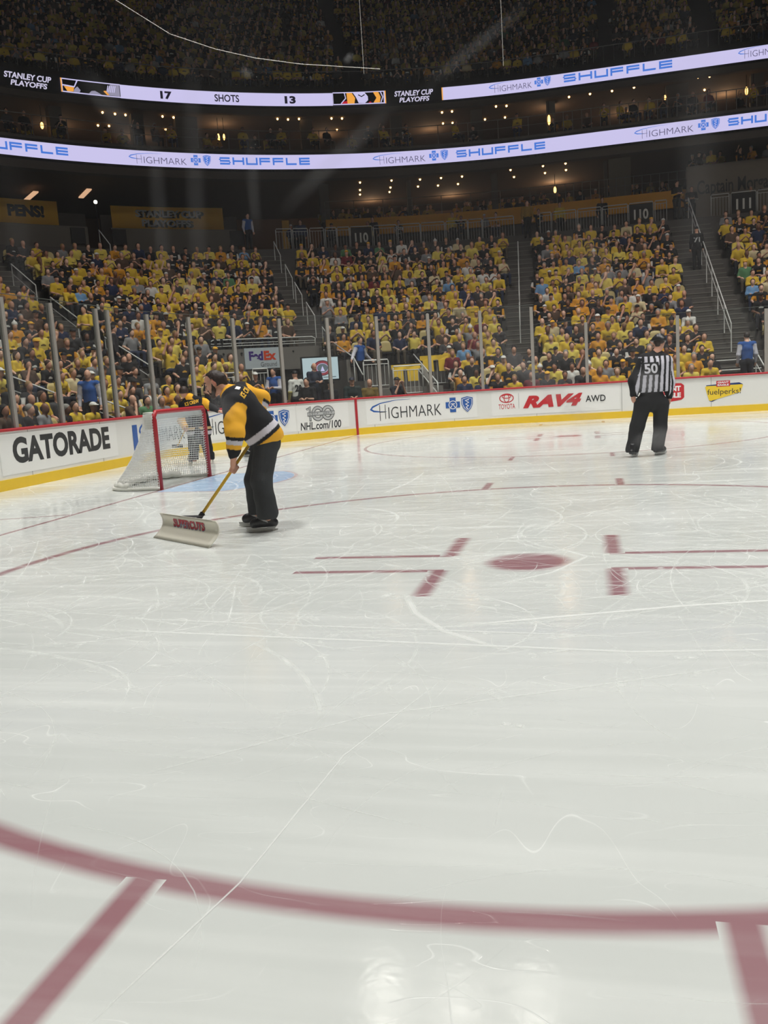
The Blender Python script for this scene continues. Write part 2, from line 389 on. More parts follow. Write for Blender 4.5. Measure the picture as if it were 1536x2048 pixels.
def ice_stroke(P, w, rgb, alpha=1.0, fringe=.02, closed=False, z=None):
    """painted line: full colour core fading into the ice over a thin fringe"""
    if z is None: _lay[0] += .000005; z = _lay[0]
    n = len(P); V = []; C = []; c = lin(rgb)
    for i in range(n):
        a = P[(i-1) % n] if closed or i else P[0]; b = P[(i+1) % n] if closed or i < n-1 else P[-1]
        dx, dy = b[0]-a[0], b[1]-a[1]; L = math.hypot(dx, dy) or 1; nx, ny = -dy/L, dx/L
        ww = w[i] if isinstance(w, (list, tuple)) else w
        al = alpha[i] if isinstance(alpha, (list, tuple)) else alpha
        for o, aa in ((-ww/2-fringe, 0), (-ww/2+fringe*.3, al), (ww/2-fringe*.3, al), (ww/2+fringe, 0)):
            V.append((P[i][0]+nx*o, P[i][1]+ny*o, z)); C.append((*c, aa))
    Fs = []
    for i in range(n if closed else n-1):
        j = (i+1) % n
        for k in range(3): Fs.append((4*j+k, 4*j+k+1, 4*i+k+1, 4*i+k))
    ice_add(V, Fs, C)
def ice_disc(cx, cy, r, rgb, alpha=1, fringe=.03, n=40):
    _lay[0] += .000005; z = _lay[0]; c = lin(rgb); V = [(cx, cy, z)]; C = [(*c, alpha)]
    for rr, aa in ((r-fringe, alpha), (r+fringe, 0)):
        for i in range(n): V.append((cx+rr*math.cos(2*PI*i/n), cy+rr*math.sin(2*PI*i/n), z)); C.append((*c, aa))
    Fs = [(0, 1+i, 1+(i+1) % n) for i in range(n)]+[(1+i, 1+n+i, 1+n+(i+1) % n, 1+(i+1) % n) for i in range(n)]
    ice_add(V, Fs, C)
def arc(cx, cy, r, a0, a1, n=48): return [(cx+r*math.cos(a0+(a1-a0)*i/n), cy+r*math.sin(a0+(a1-a0)*i/n)) for i in range(n+1)]
def outline(d=0, full=True):
    P = []
    for i in range(25): P.append(path(LC*i/24, d))
    up = P[:]
    R_ = [(42, 12.95+d)]
    L_ = [(x, -y) for x, y in reversed(up)]
    return up+R_+[(42, -12.95-d)]+L_
base = outline()
ice_add([(x, y, 0.0) for x, y in base], [tuple(reversed(range(len(base))))], [(.7, .7, .7, 0)]*len(base))
RED = (140, 80, 92); REDL = (160, 104, 118)
# blue crease, then red lines
cr = [(0, -1.22)]+[(.0+1.37*0+max(0, 0), -1.22)]
th = math.acos(1.22/1.83)
crease = [(0.03, -1.22)]+arc(0, 0, 1.83, -PI/2+math.asin(1.22/1.83), PI/2-math.asin(1.22/1.83), 30)+[(0.03, 1.22)]
_lay[0] += .00002
V = [(0.6, 0, _lay[0])]+[(x, y, _lay[0]) for x, y in crease]; nC = len(crease)
ice_add(V, [(0, 1+i, 1+(i+1) % nC) for i in range(nC)], [(*lin((150, 186, 222)), .92)]*(nC+1))
ice_stroke(crease, .05, REDL, .55, .012)
gy = path(7.86)[1]
ice_stroke([(0, -gy), (0, -4), (0, 0), (0, 4), (0, gy)], .06, RED, .95, .015)
for sg in (-1, 1): ice_stroke([(0, sg*3.35), (-3.35, sg*4.27)], .05, RED, .9, .012)
for cy in (-6.71, 6.71):
    near = cy < 0; w = .075 if near else .06
    ice_stroke(arc(6.1, cy, 4.57, 0, 2*PI, 160)[:-1], w, RED, .85, .045 if near else .015, closed=True)
    ice_disc(6.1, cy, .31, RED, .9, .055)
    for sx in (-1, 1):
        for sy in (-1, 1):
            ice_stroke([(6.1+sx*.85, cy+sy*4.5), (6.1+sx*.85, cy+sy*5.18)], w, RED, .85, .03)
            ice_stroke([(6.1+sx*.62, cy+sy*.28), (6.1+sx*1.82, cy+sy*.28)], .06, RED, .9, .035)
            ice_stroke([(6.1+sx*.65, cy+sy*.27), (6.1+sx*.65, cy+sy*1.07)], .08, RED, .88, .05)
ice_stroke([(19.6, -12.95), (19.6, 12.95)], .3, (60, 90, 170), .9)
# skate marks cut in the surface
r_ = random.Random(3)
def skate(x, y, ang, L, curv, w, al, i_=0):
    n = max(6, int(L/.12)); P = []; A = []
    for i in range(n+1):
        P.append((x, y)); t = i/n; A.append(al*min(1, 5*t, 5*(1-t))*(.6+.4*math.sin(i*1.7+x*9)))
        x += math.cos(ang)*L/n; y += math.sin(ang)*L/n; ang += curv*L/n
    ice_stroke(P, w, (240, 242, 239), A, w*.6, z=.00042+i_*.0000002)
for i in range(1500):
    t = r_.random(); y = -12.6+25.*t**1.5; x = r_.uniform(-2.8, 17)
    L = r_.choice([.25, .4, .7, 1.2]) if y < -9 else r_.choice([.5, .9, 1.5, 2.5, 4.]); a = r_.uniform(0, PI) if r_.random() < .45 else r_.gauss(.05, .35)
    w = r_.choice([.002, .002, .003, .005]) if y < -9 else r_.choice([.005, .008, .013, .020])
    c = r_.choice([0, .1, -.15, .3, -.4, .9, -.9])
    if math.hypot(min(0, x-3.5), max(0, abs(y)-6)) > 6.5: continue
    skate(x, y, a, L, c, w, r_.uniform(.2, .6)*(.6 if y < -9.5 else 1), i)
for i in range(2300):
    y = r_.uniform(-11.2, 1.5) if i % 4 else r_.uniform(-9, -5); x = r_.uniform(-2.5, 13)
    near_ = y < -9.3; L = r_.choice([.3, .6, 1.1, 1.8]) if near_ else r_.choice([.4, .8, 1.4, 2.4])
    a = r_.uniform(0, PI) if r_.random() < .55 else r_.gauss(.05, .3); c = r_.choice([0, .05, .2, -.3, .6, -.8, 1.3, -1.2])
    skate(x, y, a, L, c, r_.choice([.002, .003]) if near_ else r_.choice([.003, .005, .008]), r_.uniform(.3, .9)*(.6 if near_ else 1), 1500+i)
for i in range(260):   # small snowy flecks
    x, y = r_.uniform(1, 10), r_.uniform(-10, -3); skate(x, y, r_.uniform(0, PI), r_.uniform(.06, .2), r_.uniform(-3, 3), r_.uniform(.01, .03), r_.uniform(.3, .7), 3900+i)
# the clearest cuts: a wide gouge near the dot, two parallel sweeps, several long chords
for P_, w, al in [([(5.33, -7.7), (5.5, -8.2), (5.75, -8.6), (6.2, -9.0)], .028, .55), ([(5.6, -8.55), (7.1, -8.05), (8.6, -7.7)], .025, .7),
                  ([(3.2, -8.55), (5, -8.75), (6.8, -8.95), (8.6, -8.8)], .02, .6), ([(3.4, -8.3), (5, -8.5), (6.9, -8.7)], .012, .6),
                  ([(6.3, -6.2), (6.55, -6.55), (6.3, -7.1), (5.9, -7.5)], .02, .5), ([(5.4, -11.9), (5.55, -11.2), (5.62, -10.3), (5.9, -9.3)], .005, .6),
                  ([(6.9, -11.75), (7.15, -11.4), (7.5, -10.9)], .003, .5), ([(4.8, -10.6), (5.6, -9.9), (7.6, -9.0)], .010, .35)]:
    Q = []
    for i in range(len(P_)-1):
        for k in range(10):
            t = k/10; Q.append((P_[i][0]*(1-t)+P_[i+1][0]*t, P_[i][1]*(1-t)+P_[i+1][1]*t))
    Q.append(P_[-1]); _cz = globals().get('_cz', .0014)+.00001; ice_stroke(Q, w, (238, 240, 238), [al*min(1, 6*i/len(Q), 6*(len(Q)-1-i)/len(Q)) for i in range(len(Q))], w*.5, z=_cz)
o = mesh_np('floor', ICE['v'], ICE['f'], [ice_material(), skate_material()], ICE['m'], col=np.array(ICE['c'], dtype=np.float32)); tag(o, kind='structure')
o['label'] = 'white rink ice with red faceoff circles, goal line, blue crease and skate marks'

# concrete slab round the rink
m = MB(); m.sweep([(-.02, -.25), (1.6, -.25), (1.6, -.01), (-.02, -.01)], -8.8, 34)
tag(m.build('floor', M_CONC), kind='structure')
m = MB(); m.box((18, -13.9, -.13), (48, 0, 0), (0, 1.9, 0), (0, 0, .24)); tag(m.build('floor', M_CONC), kind='structure')

# ------------------------------------------------------------------ dasher boards
def boards(label, mirror=False):
    root = empty('dasher_boards', (0, 0, 0), label, 'rink boards')
    def fin(mb, name, mats):
        if mirror: mb.v = [(x, -y*(1+.09/12.95), z) for x, y, z in mb.v]; mb.f = [tuple(reversed(f)) for f in mb.f]
        return mb.build(name, mats, root)
    s0, s1 = (-8.84/2, 34) if not mirror else (-8.84/2, 34)
    a = MB().sweep(rect(.0, .11, .0, 1.02), s0, s1); fin(a, 'board_panel', M_BOARD)
    a = MB().sweep(rect(-.018, .0, .0, .19), s0, s1); fin(a, 'kick_plate', M_YEL)
    a = MB().sweep([(-.03, 1.02), (.15, 1.02), (.15, 1.055), (.13, 1.07), (-.01, 1.07), (-.03, 1.055)], s0, s1); fin(a, 'cap_rail', M_RED)
    if not mirror:
        for s in np.arange(-3.8, 33, 2.44): fin(MB().sweep(rect(-.003, .0, .19, 1.02), s, s+.012), 'panel_seam', mat('seam_grey', (150, 150, 148), .6))
        a = MB(); a.sweep(rect(-.024, .0, 0, 1.02), 7.815, 7.885); fin(a, 'goal_line_stripe', M_RED)
    return root
BD = boards('white dasher boards with red cap rail, yellow kick plate and adverts across the far end')
boards('near rink boards with red cap rail directly below the camera', True)
def ad(name, label, fn, d=-.004):
    A = Art(); fn(A); o = A.build(name, on_path(d), BD); o['label'] = label; return o
def bx_(pl, pr, ym, yt, yb, d=0):
    """board-space box from the sign's left/right edges and its top/bottom at column ym"""
    s0 = S(pl, yt, d)[0]; s1 = S(pr, yt, d)[0]; z1 = S(ym, yt, d)[1]; z0 = S(ym, yb, d)[1]; return s0, s1, z0, z1
def f1(A):
    s0, s1, z0, z1 = bx_(20, 217, 118, 864, 914); A.rect(s0-.35, s1+.3, .26, .98, M_AD, 6)
    A.text('GATORADE', s0, s1, z0, z1, M_TXT, .045)
    V, Fs, _ = text2d('GATORADE', .045)
ad('advertisement', 'white advert with large black letters', f1)
def f2(A):
    s0, s1, z0, z1 = bx_(263, 272, 268, 850, 903); A.rect(s0, s1+.02, z0, z1, M_BLUE)
    A.highmark(s1+.12, s1+1.9, .35, .95, M_TXT, M_BLUE, False)
ad('advertisement', 'advert with tall blue bar behind the goal net', f2)
def f3(A):
    s1 = S(603-20, 850, 0)[0]; sH = S(424, 850, 0)[0]
    A.rect(1.9, s1+.15, .26, .98, M_AD, 12)
    # swoosh and letters pass behind the sweeping man; the cross and shield end the advert
    s_sh, z_sh = S(569, 838, 0); s0 = s_sh-2.9
    A.highmark(s0, s_sh+.12, .36, .93, M_TXT, M_BLUE, True)
ad('advertisement', 'advert with thin grey letters, blue swoosh, cross and shield beside the goal', f3)
def f4(A):
    s0, s1, z0, z1 = bx_(600, 682, 640, 843, 858); A.rect(s0-.1, s1+.25, .26, .98, M_AD, 4)
    A.text('NHL.com/100', s0, s1, max(z0, .235), z1+.01, M_TXT, .02, .12)
    a0, a1, b0, b1 = bx_(612, 668, 640, 812, 841); h = b1-b0; L = a1-a0
    A.stroke([(a0, b0+h*.8), (a0+L*.12, b1), (a0+L*.12, b0)], .07, M_TXT); A.stroke([(a0+.01, b0+h*.8), (a0+L*.12, b1-.01), (a0+L*.12, b0+.02)], .04, M_LGREY)
    for cx in (.40, .76):
        A.ring(a0+L*cx, b0+h*.5, L*.17, h*.40, .10, M_TXT); A.ring(a0+L*cx, b0+h*.5, L*.17, h*.40, .065, M_LGREY)
    A.rect(a0+L*.02, a0+L*1.0, b0+h*.36, b0+h*.62, M_TXT, 3); A.rect(a0+L*.03, a0+L*.99, b0+h*.39, b0+h*.59, M_LGREY, 3)
    A.text('1917   2017', a0+L*.1, a0+L*.92, b0+h*.43, b0+h*.55, M_TXT)
ad('advertisement', 'centennial advert with a silver 100 and dark web address', f4)
def f5(A):
    s0, s1, z0, z1 = bx_(740, 943, 820, 796, 840); A.rect(s0-.15, s1+.15, .26, .98, M_AD, 8)
    A.highmark(s0, s1, .35, .93, M_TXT, M_BLUE, True)
ad('advertisement', 'advert with grey letters, blue swoosh, cross and shield right of the red stripe', f5)
def f6(A):
    s0, s1, z0, z1 = bx_(997, 1030, 1013, 808, 818); A.rect(s0-.2, S(1240, 790, 0)[0], .26, .98, M_AD, 6)
    A.text('TOYOTA', s0, s1, z0, z1, M_LOGRED, .01)
    cx = (s0+s1)/2; cy = z1+.17; A.ring(cx, cy, .20, .125, .028, M_LOGRED); A.ring(cx, cy, .075, .115, .022, M_LOGRED, 20); A.ring(cx, cy+.05, .13, .05, .022, M_LOGRED, 20)
    a = S(1037, 800, 0)[0]; A.rect(a, a+.012, z0, z0+.45, M_LGREY)
    s0, s1, z0, z1 = bx_(1045, 1165, 1100, 789, 814); A.text('RAV4', s0, s1, z0, z1, M_LOGRED, .06, .35)
    s0, s1, z0, z1 = bx_(1171, 1211, 1190, 790, 803); A.text('AWD', s0, s1, z0, z1, M_TXT, .012)
ad('advertisement', 'red car advert with a slanted red wordmark', f6)
def f7(A):
    s0, s1, z0, z1 = bx_(1325, 1368, 1350, 766, 803); L = s1-s0; h = z1-z0; s0 -= .15; L = s1-s0
    pts = [(0, .12), (.5, 0), (1-.1, .08), (1, .2), (1, .85), (.9, .97), (.5, 1), (.1, .97), (0, .85)]
    A.poly([(s0+x*L, z0+y*h) for x, y in pts], M_LOGRED)
    A.text('GIANT', s0+L*.12, s1-L*.12, z0+h*.56, z0+h*.84, M_WHT, .05); A.text('EAGLE', s0+L*.12, s1-L*.12, z0+h*.2, z0+h*.48, M_WHT, .05)
ad('advertisement', 'red badge advert half hidden behind the striped official', f7)
def f8(A):
    s0, s1, z0, z1 = bx_(1410, 1486, 1448, 767, 801); L = s1-s0; h = z1-z0
    A.poly([(s0+L*.03, z0+h*.95), (s0+L*.9, z0+h*1.02), (s0+L, z0+h*.9), (s0+L*.2, z0-h*.03), (s0+L*.12, z0)], M_NAVY)
    A.poly([(s0, z0+h*.85), (s0+L*.05, z0+h*.9), (s0+L*.97, z0+h*.9), (s0+L, z0+h*.84), (s0+L*.93, z0+h*.45), (s0+L*.16, z0+h*.02), (s0+L*.1, z0+h*.05)], M_GOLD)
    A.text('fuelperks!', s0+L*.06, s0+L*.94, z0+h*.28, z0+h*.7, M_TXT, 0)
    A.rect(s0+L*.3, s0+L*.66, z0+h*.83, z0+h*1.17, M_LOGRED); A.text('GIANT', s0+L*.33, s0+L*.63, z0+h*1.02, z0+h*1.13, M_WHT, .04); A.text('EAGLE', s0+L*.33, s0+L*.63, z0+h*.87, z0+h*.98, M_WHT, .04)
ad('advertisement', 'yellow tilted badge advert at the far right', f8)

# ------------------------------------------------------------------ rink glass
GLASS = glass_mat('rink_glass', .018, (.93, .95, .94))
gr = empty('rink_glass', (0, 0, 0), 'tall clear rink glass on grey posts along the far boards and corner', 'rink glass')
_unused = [-4.15, -2.62, -1.08, -.66, .98, 2.5, 4.05, 5.55, 7.12, 8.62, 10.2, 11.74, 13.24, 14.85, 17.32, 19.75, 22.2, 24.6]
posts = [-8.3, -6.9, -5.55]+[S(px, 700, 0)[0] for px in (18, 114, 203, 226, 303, 385, 472, 564, 659, 757, 859, 963, 1065, 1173, 1356, 1533)]+[22.2, 24.6, 27.0]
gtop = lambda s: 3.42 if s < 13.35 else 2.86
for i, s in enumerate(posts):
    s_top = s; a = MB(); h = gtop(s)-.06
    a.sweep([(.02, 1.07), (.10, 1.07), (.10, h), (.02, h)], s-.044, s+.044); a.build('support_post', M_POST, gr)
for s0, s1 in zip([-8.8]+posts[:-1], posts):
    if s1-s0 < .1: continue
    a = MB(); h = gtop((s0+s1)/2); a.sweep(rect(.05, .064, 1.07, h), s0+.04, s1-.04, .5); a.build('glass_pane', GLASS, gr)
m = MB()
for s0, s1 in ((-8.8, 13.3), (13.35, 27)): m.sweep(rect(.046, .068, gtop(s0 if s0 > 13 else 0), gtop(s0 if s0 > 13 else 0)+.012), s0, s1)
m.build('edge_trim', mat('glass_edge', (84, 88, 84), .4), gr)
# the pane the photograph was taken through
NEARG = glass_mat('scratched_glass', .016, (.985, .985, .985))  # smudges plus a milky veil imitating haze reflected from the bright ice
gn = empty('rink_glass', (8, -13.06, 1.07), 'scratched clear rink glass standing on the near boards in front of the camera', 'rink glass')
a = MB(); a.box((8, -13.06, 2.3), (7.2, 0, 0), (0, .012, 0), (0, 0, 2.44)); a.build('glass_pane', NEARG, gn)
for x in (4.36, 11.64): MB().box((x, -13.08, 2.28), (.08, 0, 0), (0, .1, 0), (0, 0, 2.4)).build('support_post', M_POST, gn)
def smudge_mat():
    m = bpy.data.materials.new('glass_smudge'); m.use_nodes = True; nt = m.node_tree; nt.nodes.clear(); N = nt.nodes.new; Lk = nt.links.new
    out = N('ShaderNodeOutputMaterial'); tr = N('ShaderNodeBsdfTransparent'); tl = N('ShaderNodeBsdfTranslucent'); tl.inputs[0].default_value = (.8, .8, .82, 1)
    di = N('ShaderNodeBsdfDiffuse'); di.inputs[0].default_value = (.8, .8, .82, 1); ad_ = N('ShaderNodeMixShader'); Lk(tl.outputs[0], ad_.inputs[1]); Lk(di.outputs[0], ad_.inputs[2])
    at = N('ShaderNodeAttribute'); at.attribute_name = 'Col'; mx = N('ShaderNodeMixShader'); Lk(at.outputs['Alpha'], mx.inputs[0])
    Lk(tr.outputs[0], mx.inputs[1]); Lk(ad_.outputs[0], mx.inputs[2]); Lk(mx.outputs[0], out.inputs[0]); return m
sv, sf, sc_ = [], [], []
def smear(p, q, w, al):
    def on(px, py):
        v = ray(px, py); t = (-13.05-CAM[1])/v[1]; return CAM+v*t
    a_, b_ = on(*p), on(*q); dr = b_-a_; dr /= np.linalg.norm(dr); sd = np.array([-dr[2], 0, dr[0]]); ww = w/F_PX*.39
    b0 = len(sv); n = 6
    for i in range(n+1):
        t = i/n; c = a_+(b_-a_)*t; aa = 1.5*al*min(1, 3*t+.0, 3*(1-t))
        for o_, k in ((-1, 0), (-.3, 1), (.3, 1), (1, 0)): sv.append(c+sd*ww*o_); sc_.append((1, 1, 1, aa*k))
    for i in range(n):
        for k in range(3): sf.append((b0+4*i+k, b0+4*i+k+1, b0+4*i+k+5, b0+4*i+k+4))
for a_ in [((950, 660), (1230, 880), 26, .10), ((1120, 790), (1300, 980), 34, .05), ((160, 130), (300, 330), 30, .05), ((560, 420), (800, 200), 22, .06),
           ((380, 60), (400, 640), 26, .035), ((300, 200), (335, 620), 22, .035), ((500, 250), (512, 480), 16, .04), ((840, 180), (1070, 0), 16, .05),
           ((480, 135), (505, 155), 10, .10), ((690, 110), (704, 122), 12, .14), ((1292, 735), (1300, 790), 26, .16), ((1316, 850), (1318, 905), 26, .18), ((1270, 870), (1290, 890), 18, .08),
           ((880, 850), (1010, 960), 18, .04), ((30, 300), (60, 1000), 40, .03), ((420, 790), (470, 830), 26, .10), ((600, 640), (700, 640), 40, .03), ((1180, 400), (1200, 700), 50, .02), ((1400, 20), (1390, 640), 40, .03), ((1130, 480), (1260, 620), 60, .03)]:
    smear(*a_)
mesh_np('glass_smudge', sv, sf, smudge_mat(), col=np.array(sc_, dtype=np.float32), parent=gn)

# ------------------------------------------------------------------ goal
goal = empty('hockey_goal', (0, 0, 0), 'red-framed hockey goal with white net on the goal line', 'hockey goal')
a = MB(); a.tube([(0, -.915, 0), (0, -.915, 1.1), (0, -.905, 1.17), (0, -.86, 1.22), (0, .86, 1.22), (0, .905, 1.17), (0, .915, 1.1), (0, .915, 0)], .037, 12); a.build('goal_frame', M_RED, goal, True)
NETW = mat('net_white', (238, 238, 234), .8); PADW = mat('pad_white', (226, 226, 218), .7, noise=.05, nscale=8)
def gdep(v):  # depth of the back net at height fraction v
    return np.interp(v, [0, .08, .2, .4, .65, .85, 1], [1.06, .98, .84, .64, .46, .36, .32])
def plan(depth, hw, n=80):
    A_ = np.linspace(0, PI, 400); x = -depth*np.sin(A_)**.55; y = -hw*np.sign(np.cos(A_))*np.abs(np.cos(A_))**.55
    L_ = np.r_[0, np.cumsum(np.hypot(np.diff(x), np.diff(y)))]; t = np.linspace(0, L_[-1], n+1); return np.stack([np.interp(t, L_, x), np.interp(t, L_, y)], 1)
NU, NVv = 88, 30; G = np.zeros((NVv+1, NU+1, 3))
for j in range(NVv+1):
    v = j/NVv; p = plan(gdep(v), .915+.04*(1-v), NU); G[j, :, :2] = p; G[j, :, 2] = .04+1.15*v
    wob = .012*np.sin(np.linspace(0, 23, NU+1)+v*9)*math.sin(PI*v); G[j, :, 0] -= wob
a = MB()
for j in range(0, NVv+1): a.tube([tuple(x) for x in G[j]], .005, 3)
for i in range(0, NU+1): a.tube([tuple(x) for x in G[:, i]], .005, 3)
a.build('net', NETW, goal)
a = MB(); T = G[NVv]; nn = len(T)   # solid canvas over the top and along the shoulders
V = [Vector((x[0], x[1], 1.205)) for x in T]; a.prism(V, (0, 0, .012))
for i in range(nn-1):
    p, q = Vector(T[i]), Vector(T[i+1]); d1 = Vector((0, 0, -.10 if p.y > -.85 else -.24)); a.add([p, q, q+d1, p+d1], [(0, 1, 2, 3)])
a.build('top_canvas', PADW, goal)
a = MB(); a.tube([(x[0]*1.0, x[1], .03) for x in G[0]], .028, 8); a.tube([(.0, -.915, .02), (-.5, -.95, .03)], .02, 6)
a.tube([(x[0]*.93, x[1]*.97, .07+.012*math.sin(i*1.3)) for i, x in enumerate(G[0]) if 14 < i < NU-14], .062, 8); a.build('base_pad', PADW, goal, True)
for sy in (-1, 1):   # lacing round each post
    Q = []
    for k in range(27):
        z = .05+k*.042; Q += [(-.035, sy*.915-.03, z), (.0, sy*.915-sy*.041, z+.012), (-.02, sy*.955, z+.024)]
    MB().tube(Q, .006, 4).build('net_lacing', NETW, goal)

# ------------------------------------------------------------------ lower seating bowl (terraced concrete)
ROWS = 20; RD = .86
D_ = [1.5+RD*k for k in range(ROWS+1)]; Z_ = [zb(d+.25) for d in D_]
SL, SR = -8.8, 30.0
def terrace(k0, k1, s0, s1):
    prof = [(D_[k0], -.3)]
    for k in range(k0, k1): prof += [(D_[k], Z_[k]), (D_[k+1]-.001, Z_[k])]
    prof += [(D_[k1], -.3)]
    return prof
m = MB()
NOTCH = (6.7, 8.85)
m.sweep(terrace(0, ROWS, 0, 0), SL, NOTCH[0]); 
kn = 8; m.sweep(terrace(kn, ROWS, 0, 0), NOTCH[0], NOTCH[1])
kp = 6; m.sweep(terrace(kp, ROWS, 0, 0), NOTCH[1], 10.95)
m.sweep(terrace(0, ROWS, 0, 0), 10.95, SR)
tag(m.build('floor', M_CONC), kind='structure')['label'] = 'terraced concrete steps of the seating bowl'
# concourse deck behind the top row, club deck, suite decks
m = MB(); m.sweep([(D_[ROWS], 7.6), (33, 7.6), (33, 8.2), (D_[ROWS], 8.2)], SL, SR); tag(m.build('floor', M_CONC), kind='structure')
# portal under the corner seats: dark sheet stands in for the shaded opening, concrete walls
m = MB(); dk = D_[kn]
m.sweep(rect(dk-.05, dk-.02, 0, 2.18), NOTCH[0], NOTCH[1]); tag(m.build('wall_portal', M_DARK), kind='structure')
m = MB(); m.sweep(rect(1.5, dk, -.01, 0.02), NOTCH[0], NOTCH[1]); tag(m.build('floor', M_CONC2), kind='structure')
m = MB(); m.sweep(rect(1.9, dk, 0, 1.0), NOTCH[0]-.06, NOTCH[0]); m.sweep(rect(4.2, dk, 1.0, 2.1), NOTCH[0]-.05, NOTCH[0])
m.sweep(rect(2.3, dk, 0, 1.55), NOTCH[1], NOTCH[1]+.12); m.sweep(rect(4.3, dk, 1.55, 2.3), NOTCH[1], NOTCH[1]+.08)
tag(m.build('wall_portal', M_CONC2), kind='structure')
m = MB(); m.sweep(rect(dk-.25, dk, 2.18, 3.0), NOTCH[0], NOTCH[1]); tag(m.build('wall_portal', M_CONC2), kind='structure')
# platform right of the portal, with its steps and ramp wall
m = MB(); m.sweep([(2.6, 0), (D_[kp], 0), (D_[kp], 1.25), (2.6, 1.25)], NOTCH[1]+.12, 10.9); tag(m.build('floor', M_CONC2), kind='structure')
m = MB()
for k in range(4): m.sweep(rect(2.6-.28*(4-k), 2.6-.28*(3-k), 0, .25*(k+1)), 9.75, 10.35)
tag(m.build('access_steps', M_CONC2), 'short concrete steps up to the platform beside the corner portal', 'steps')
m = MB(); m.add([pt(10.5, 1.2, 0), pt(10.5, 4.0, 0), pt(10.5, 4.0, 1.9), pt(10.5, 1.2, .95), pt(10.62, 1.2, 0), pt(10.62, 4.0, 0), pt(10.62, 4.0, 1.9), pt(10.62, 1.2, .95)],
                [(0, 1, 2, 3), (7, 6, 5, 4), (0, 4, 5, 1), (1, 5, 6, 2), (2, 6, 7, 3), (3, 7, 4, 0)])
tag(m.build('ramp_wall', M_CONC2), 'sloping grey concrete ramp wall behind the boards, mid frame', 'wall')

# aisles
def hw(d, w): return w/2*RR/(RR+d)
AISLES = [(1.6, .0, 1.1, 0), (4.75, 0, 1.15, 0), (8.93, kn, 1.2, 1), (12.86, 4, 1.1, 0), (19.6, 0, 1.75, 0), (26.9, 0, 1.2, 0)]
def in_aisle(s, d):
    for c, k0, w, _ in AISLES:
        cc = c if c < 12 else c
        f = RR/(RR+d) if c < LC else 1
        if abs(s-cc) < (w/2+.16)*f and d >= D_[int(k0)]-.1: return True
    return False
M_STEP = mat('step_concrete', (84, 80, 76), .9, noise=.15, nscale=2); M_NOSE = mat('step_nosing', (120, 116, 108), .8)
for ci, (c, k0, w, _) in enumerate(AISLES):
    m = MB()
    for k in range(int(k0), ROWS-1):
        f = RR/(RR+D_[k]) if c < LC else 1
        h = Z_[k+1]-Z_[k]
        m.cur = 0; m.sweep(rect(D_[k+1]-.42, D_[k+1], Z_[k], Z_[k]+h/2), c-w/2*f, c+w/2*f)
        m.cur = 1; m.sweep(rect(D_[k+1]-.435, D_[k+1]-.40, Z_[k]+h/2-.03, Z_[k]+h/2+.004), c-w/2*f, c+w/2*f); m.sweep(rect(D_[k+1]-.012, D_[k+1]+.03, Z_[k]+h-.03, Z_[k]+h+.004), c-w/2*f, c+w/2*f)
    nm = ['at the far left edge behind the goal', 'through the left corner seats', 'above the corner portal', 'between the two middle sections', 'that is widest, behind the official on the right', 'beyond the right edge'][ci]
    tag(m.build('stairway', [M_STEP, M_NOSE]), 'dark concrete aisle stairway '+nm, 'stairs')

def zf(d):  # terrace height under distance d
    k = min(ROWS-1, max(0, int((d-1.5)/RD))); return Z_[k]
def handrail(s, d0, d1, label, mid=True, h=.92, n=2, grp='handrails along the aisle stairs'):
    a = MB(); T = []
    P0, P1 = pt(s, d0, zb(d0)+h), pt(s, d1, zb(d1)+h)
    a.tube([P0-(P1-P0).normalized()*.02, P0, P1], .021, 8)
    a.build  # noqa
    root = empty('aisle_handrail', P0*.5+P1*.5-Vector((0, 0, h)), label, 'handrail', grp)
    a.build('rail', M_RAIL, root, True)
    if mid:
        b = MB(); b.tube([P0-Vector((0, 0, .36)), P1-Vector((0, 0, .36))], .016, 6); b.build('rail', M_RAIL, root, True)
    for i in range(n):
        t = i/(n-1); p = P0.lerp(P1, t); b = MB(); d = d0+(d1-d0)*t
        b.tube([p, Vector((p.x, p.y, zf(d)))], .02, 6); b.build('post', M_RAIL, root)
    return root
words = ['topmost', 'second', 'third', 'fourth', 'lowest']
for i, (a, b) in enumerate([(17.6, 16.2), (15.2, 13.8), (13.3, 12.0), (11.2, 9.8), (8.6, 7.6)]): handrail(9.0, a, b, words[i]+' short pale handrail on the stairs above the corner portal', mid=False)
for i, (a, b) in enumerate([(16.2, 14.9), (14.3, 12.8), (12.2, 10.6), (9.9, 8.2)]): handrail(12.84, a, b, ['topmost', 'second', 'third', 'lowest'][i]+' short handrail on the stairs between the middle sections', mid=False)
for i, (a, b) in enumerate([(14.9, 13.0), (11.9, 10.0), (8.2, 5.4)]): handrail(4.78, a, b, ['topmost', 'middle', 'lowest'][i]+' double handrail in the left corner aisle', True)
handrail(1.56, 5.4, 3.4, 'upper double handrail at the far left front rows', True); handrail(2.2, 3.1, 1.7, 'lower double handrail at the far left front rows', True)
handrail(6.5, 18.6, 17.2, 'short handrail high in the left seats under the banner wall', False)
handrail(19.62, 18.9, 6.2, 'long continuous pale handrail down the wide right stairs', True, n=9)
handrail(19.92, 4.9, 1.75, 'low pale handrail at the foot of the wide right stairs', True, n=3)
# wide stairs lower bleacher bars on the right
for k in range(1, 5): tag(MB().tube([pt(18.95, D_[k]-.05, Z_[k]+.06), pt(20.2, D_[k]-.05, Z_[k]+.06)], .02, 6).build('stair_edge_bar', M_RAIL), 'pale metal edge bar across the %s step of the wide right stairs' % ['', 'lowest', 'second lowest', 'third lowest', 'fourth lowest'][k], 'rail', 'edge bars on the wide stairs')

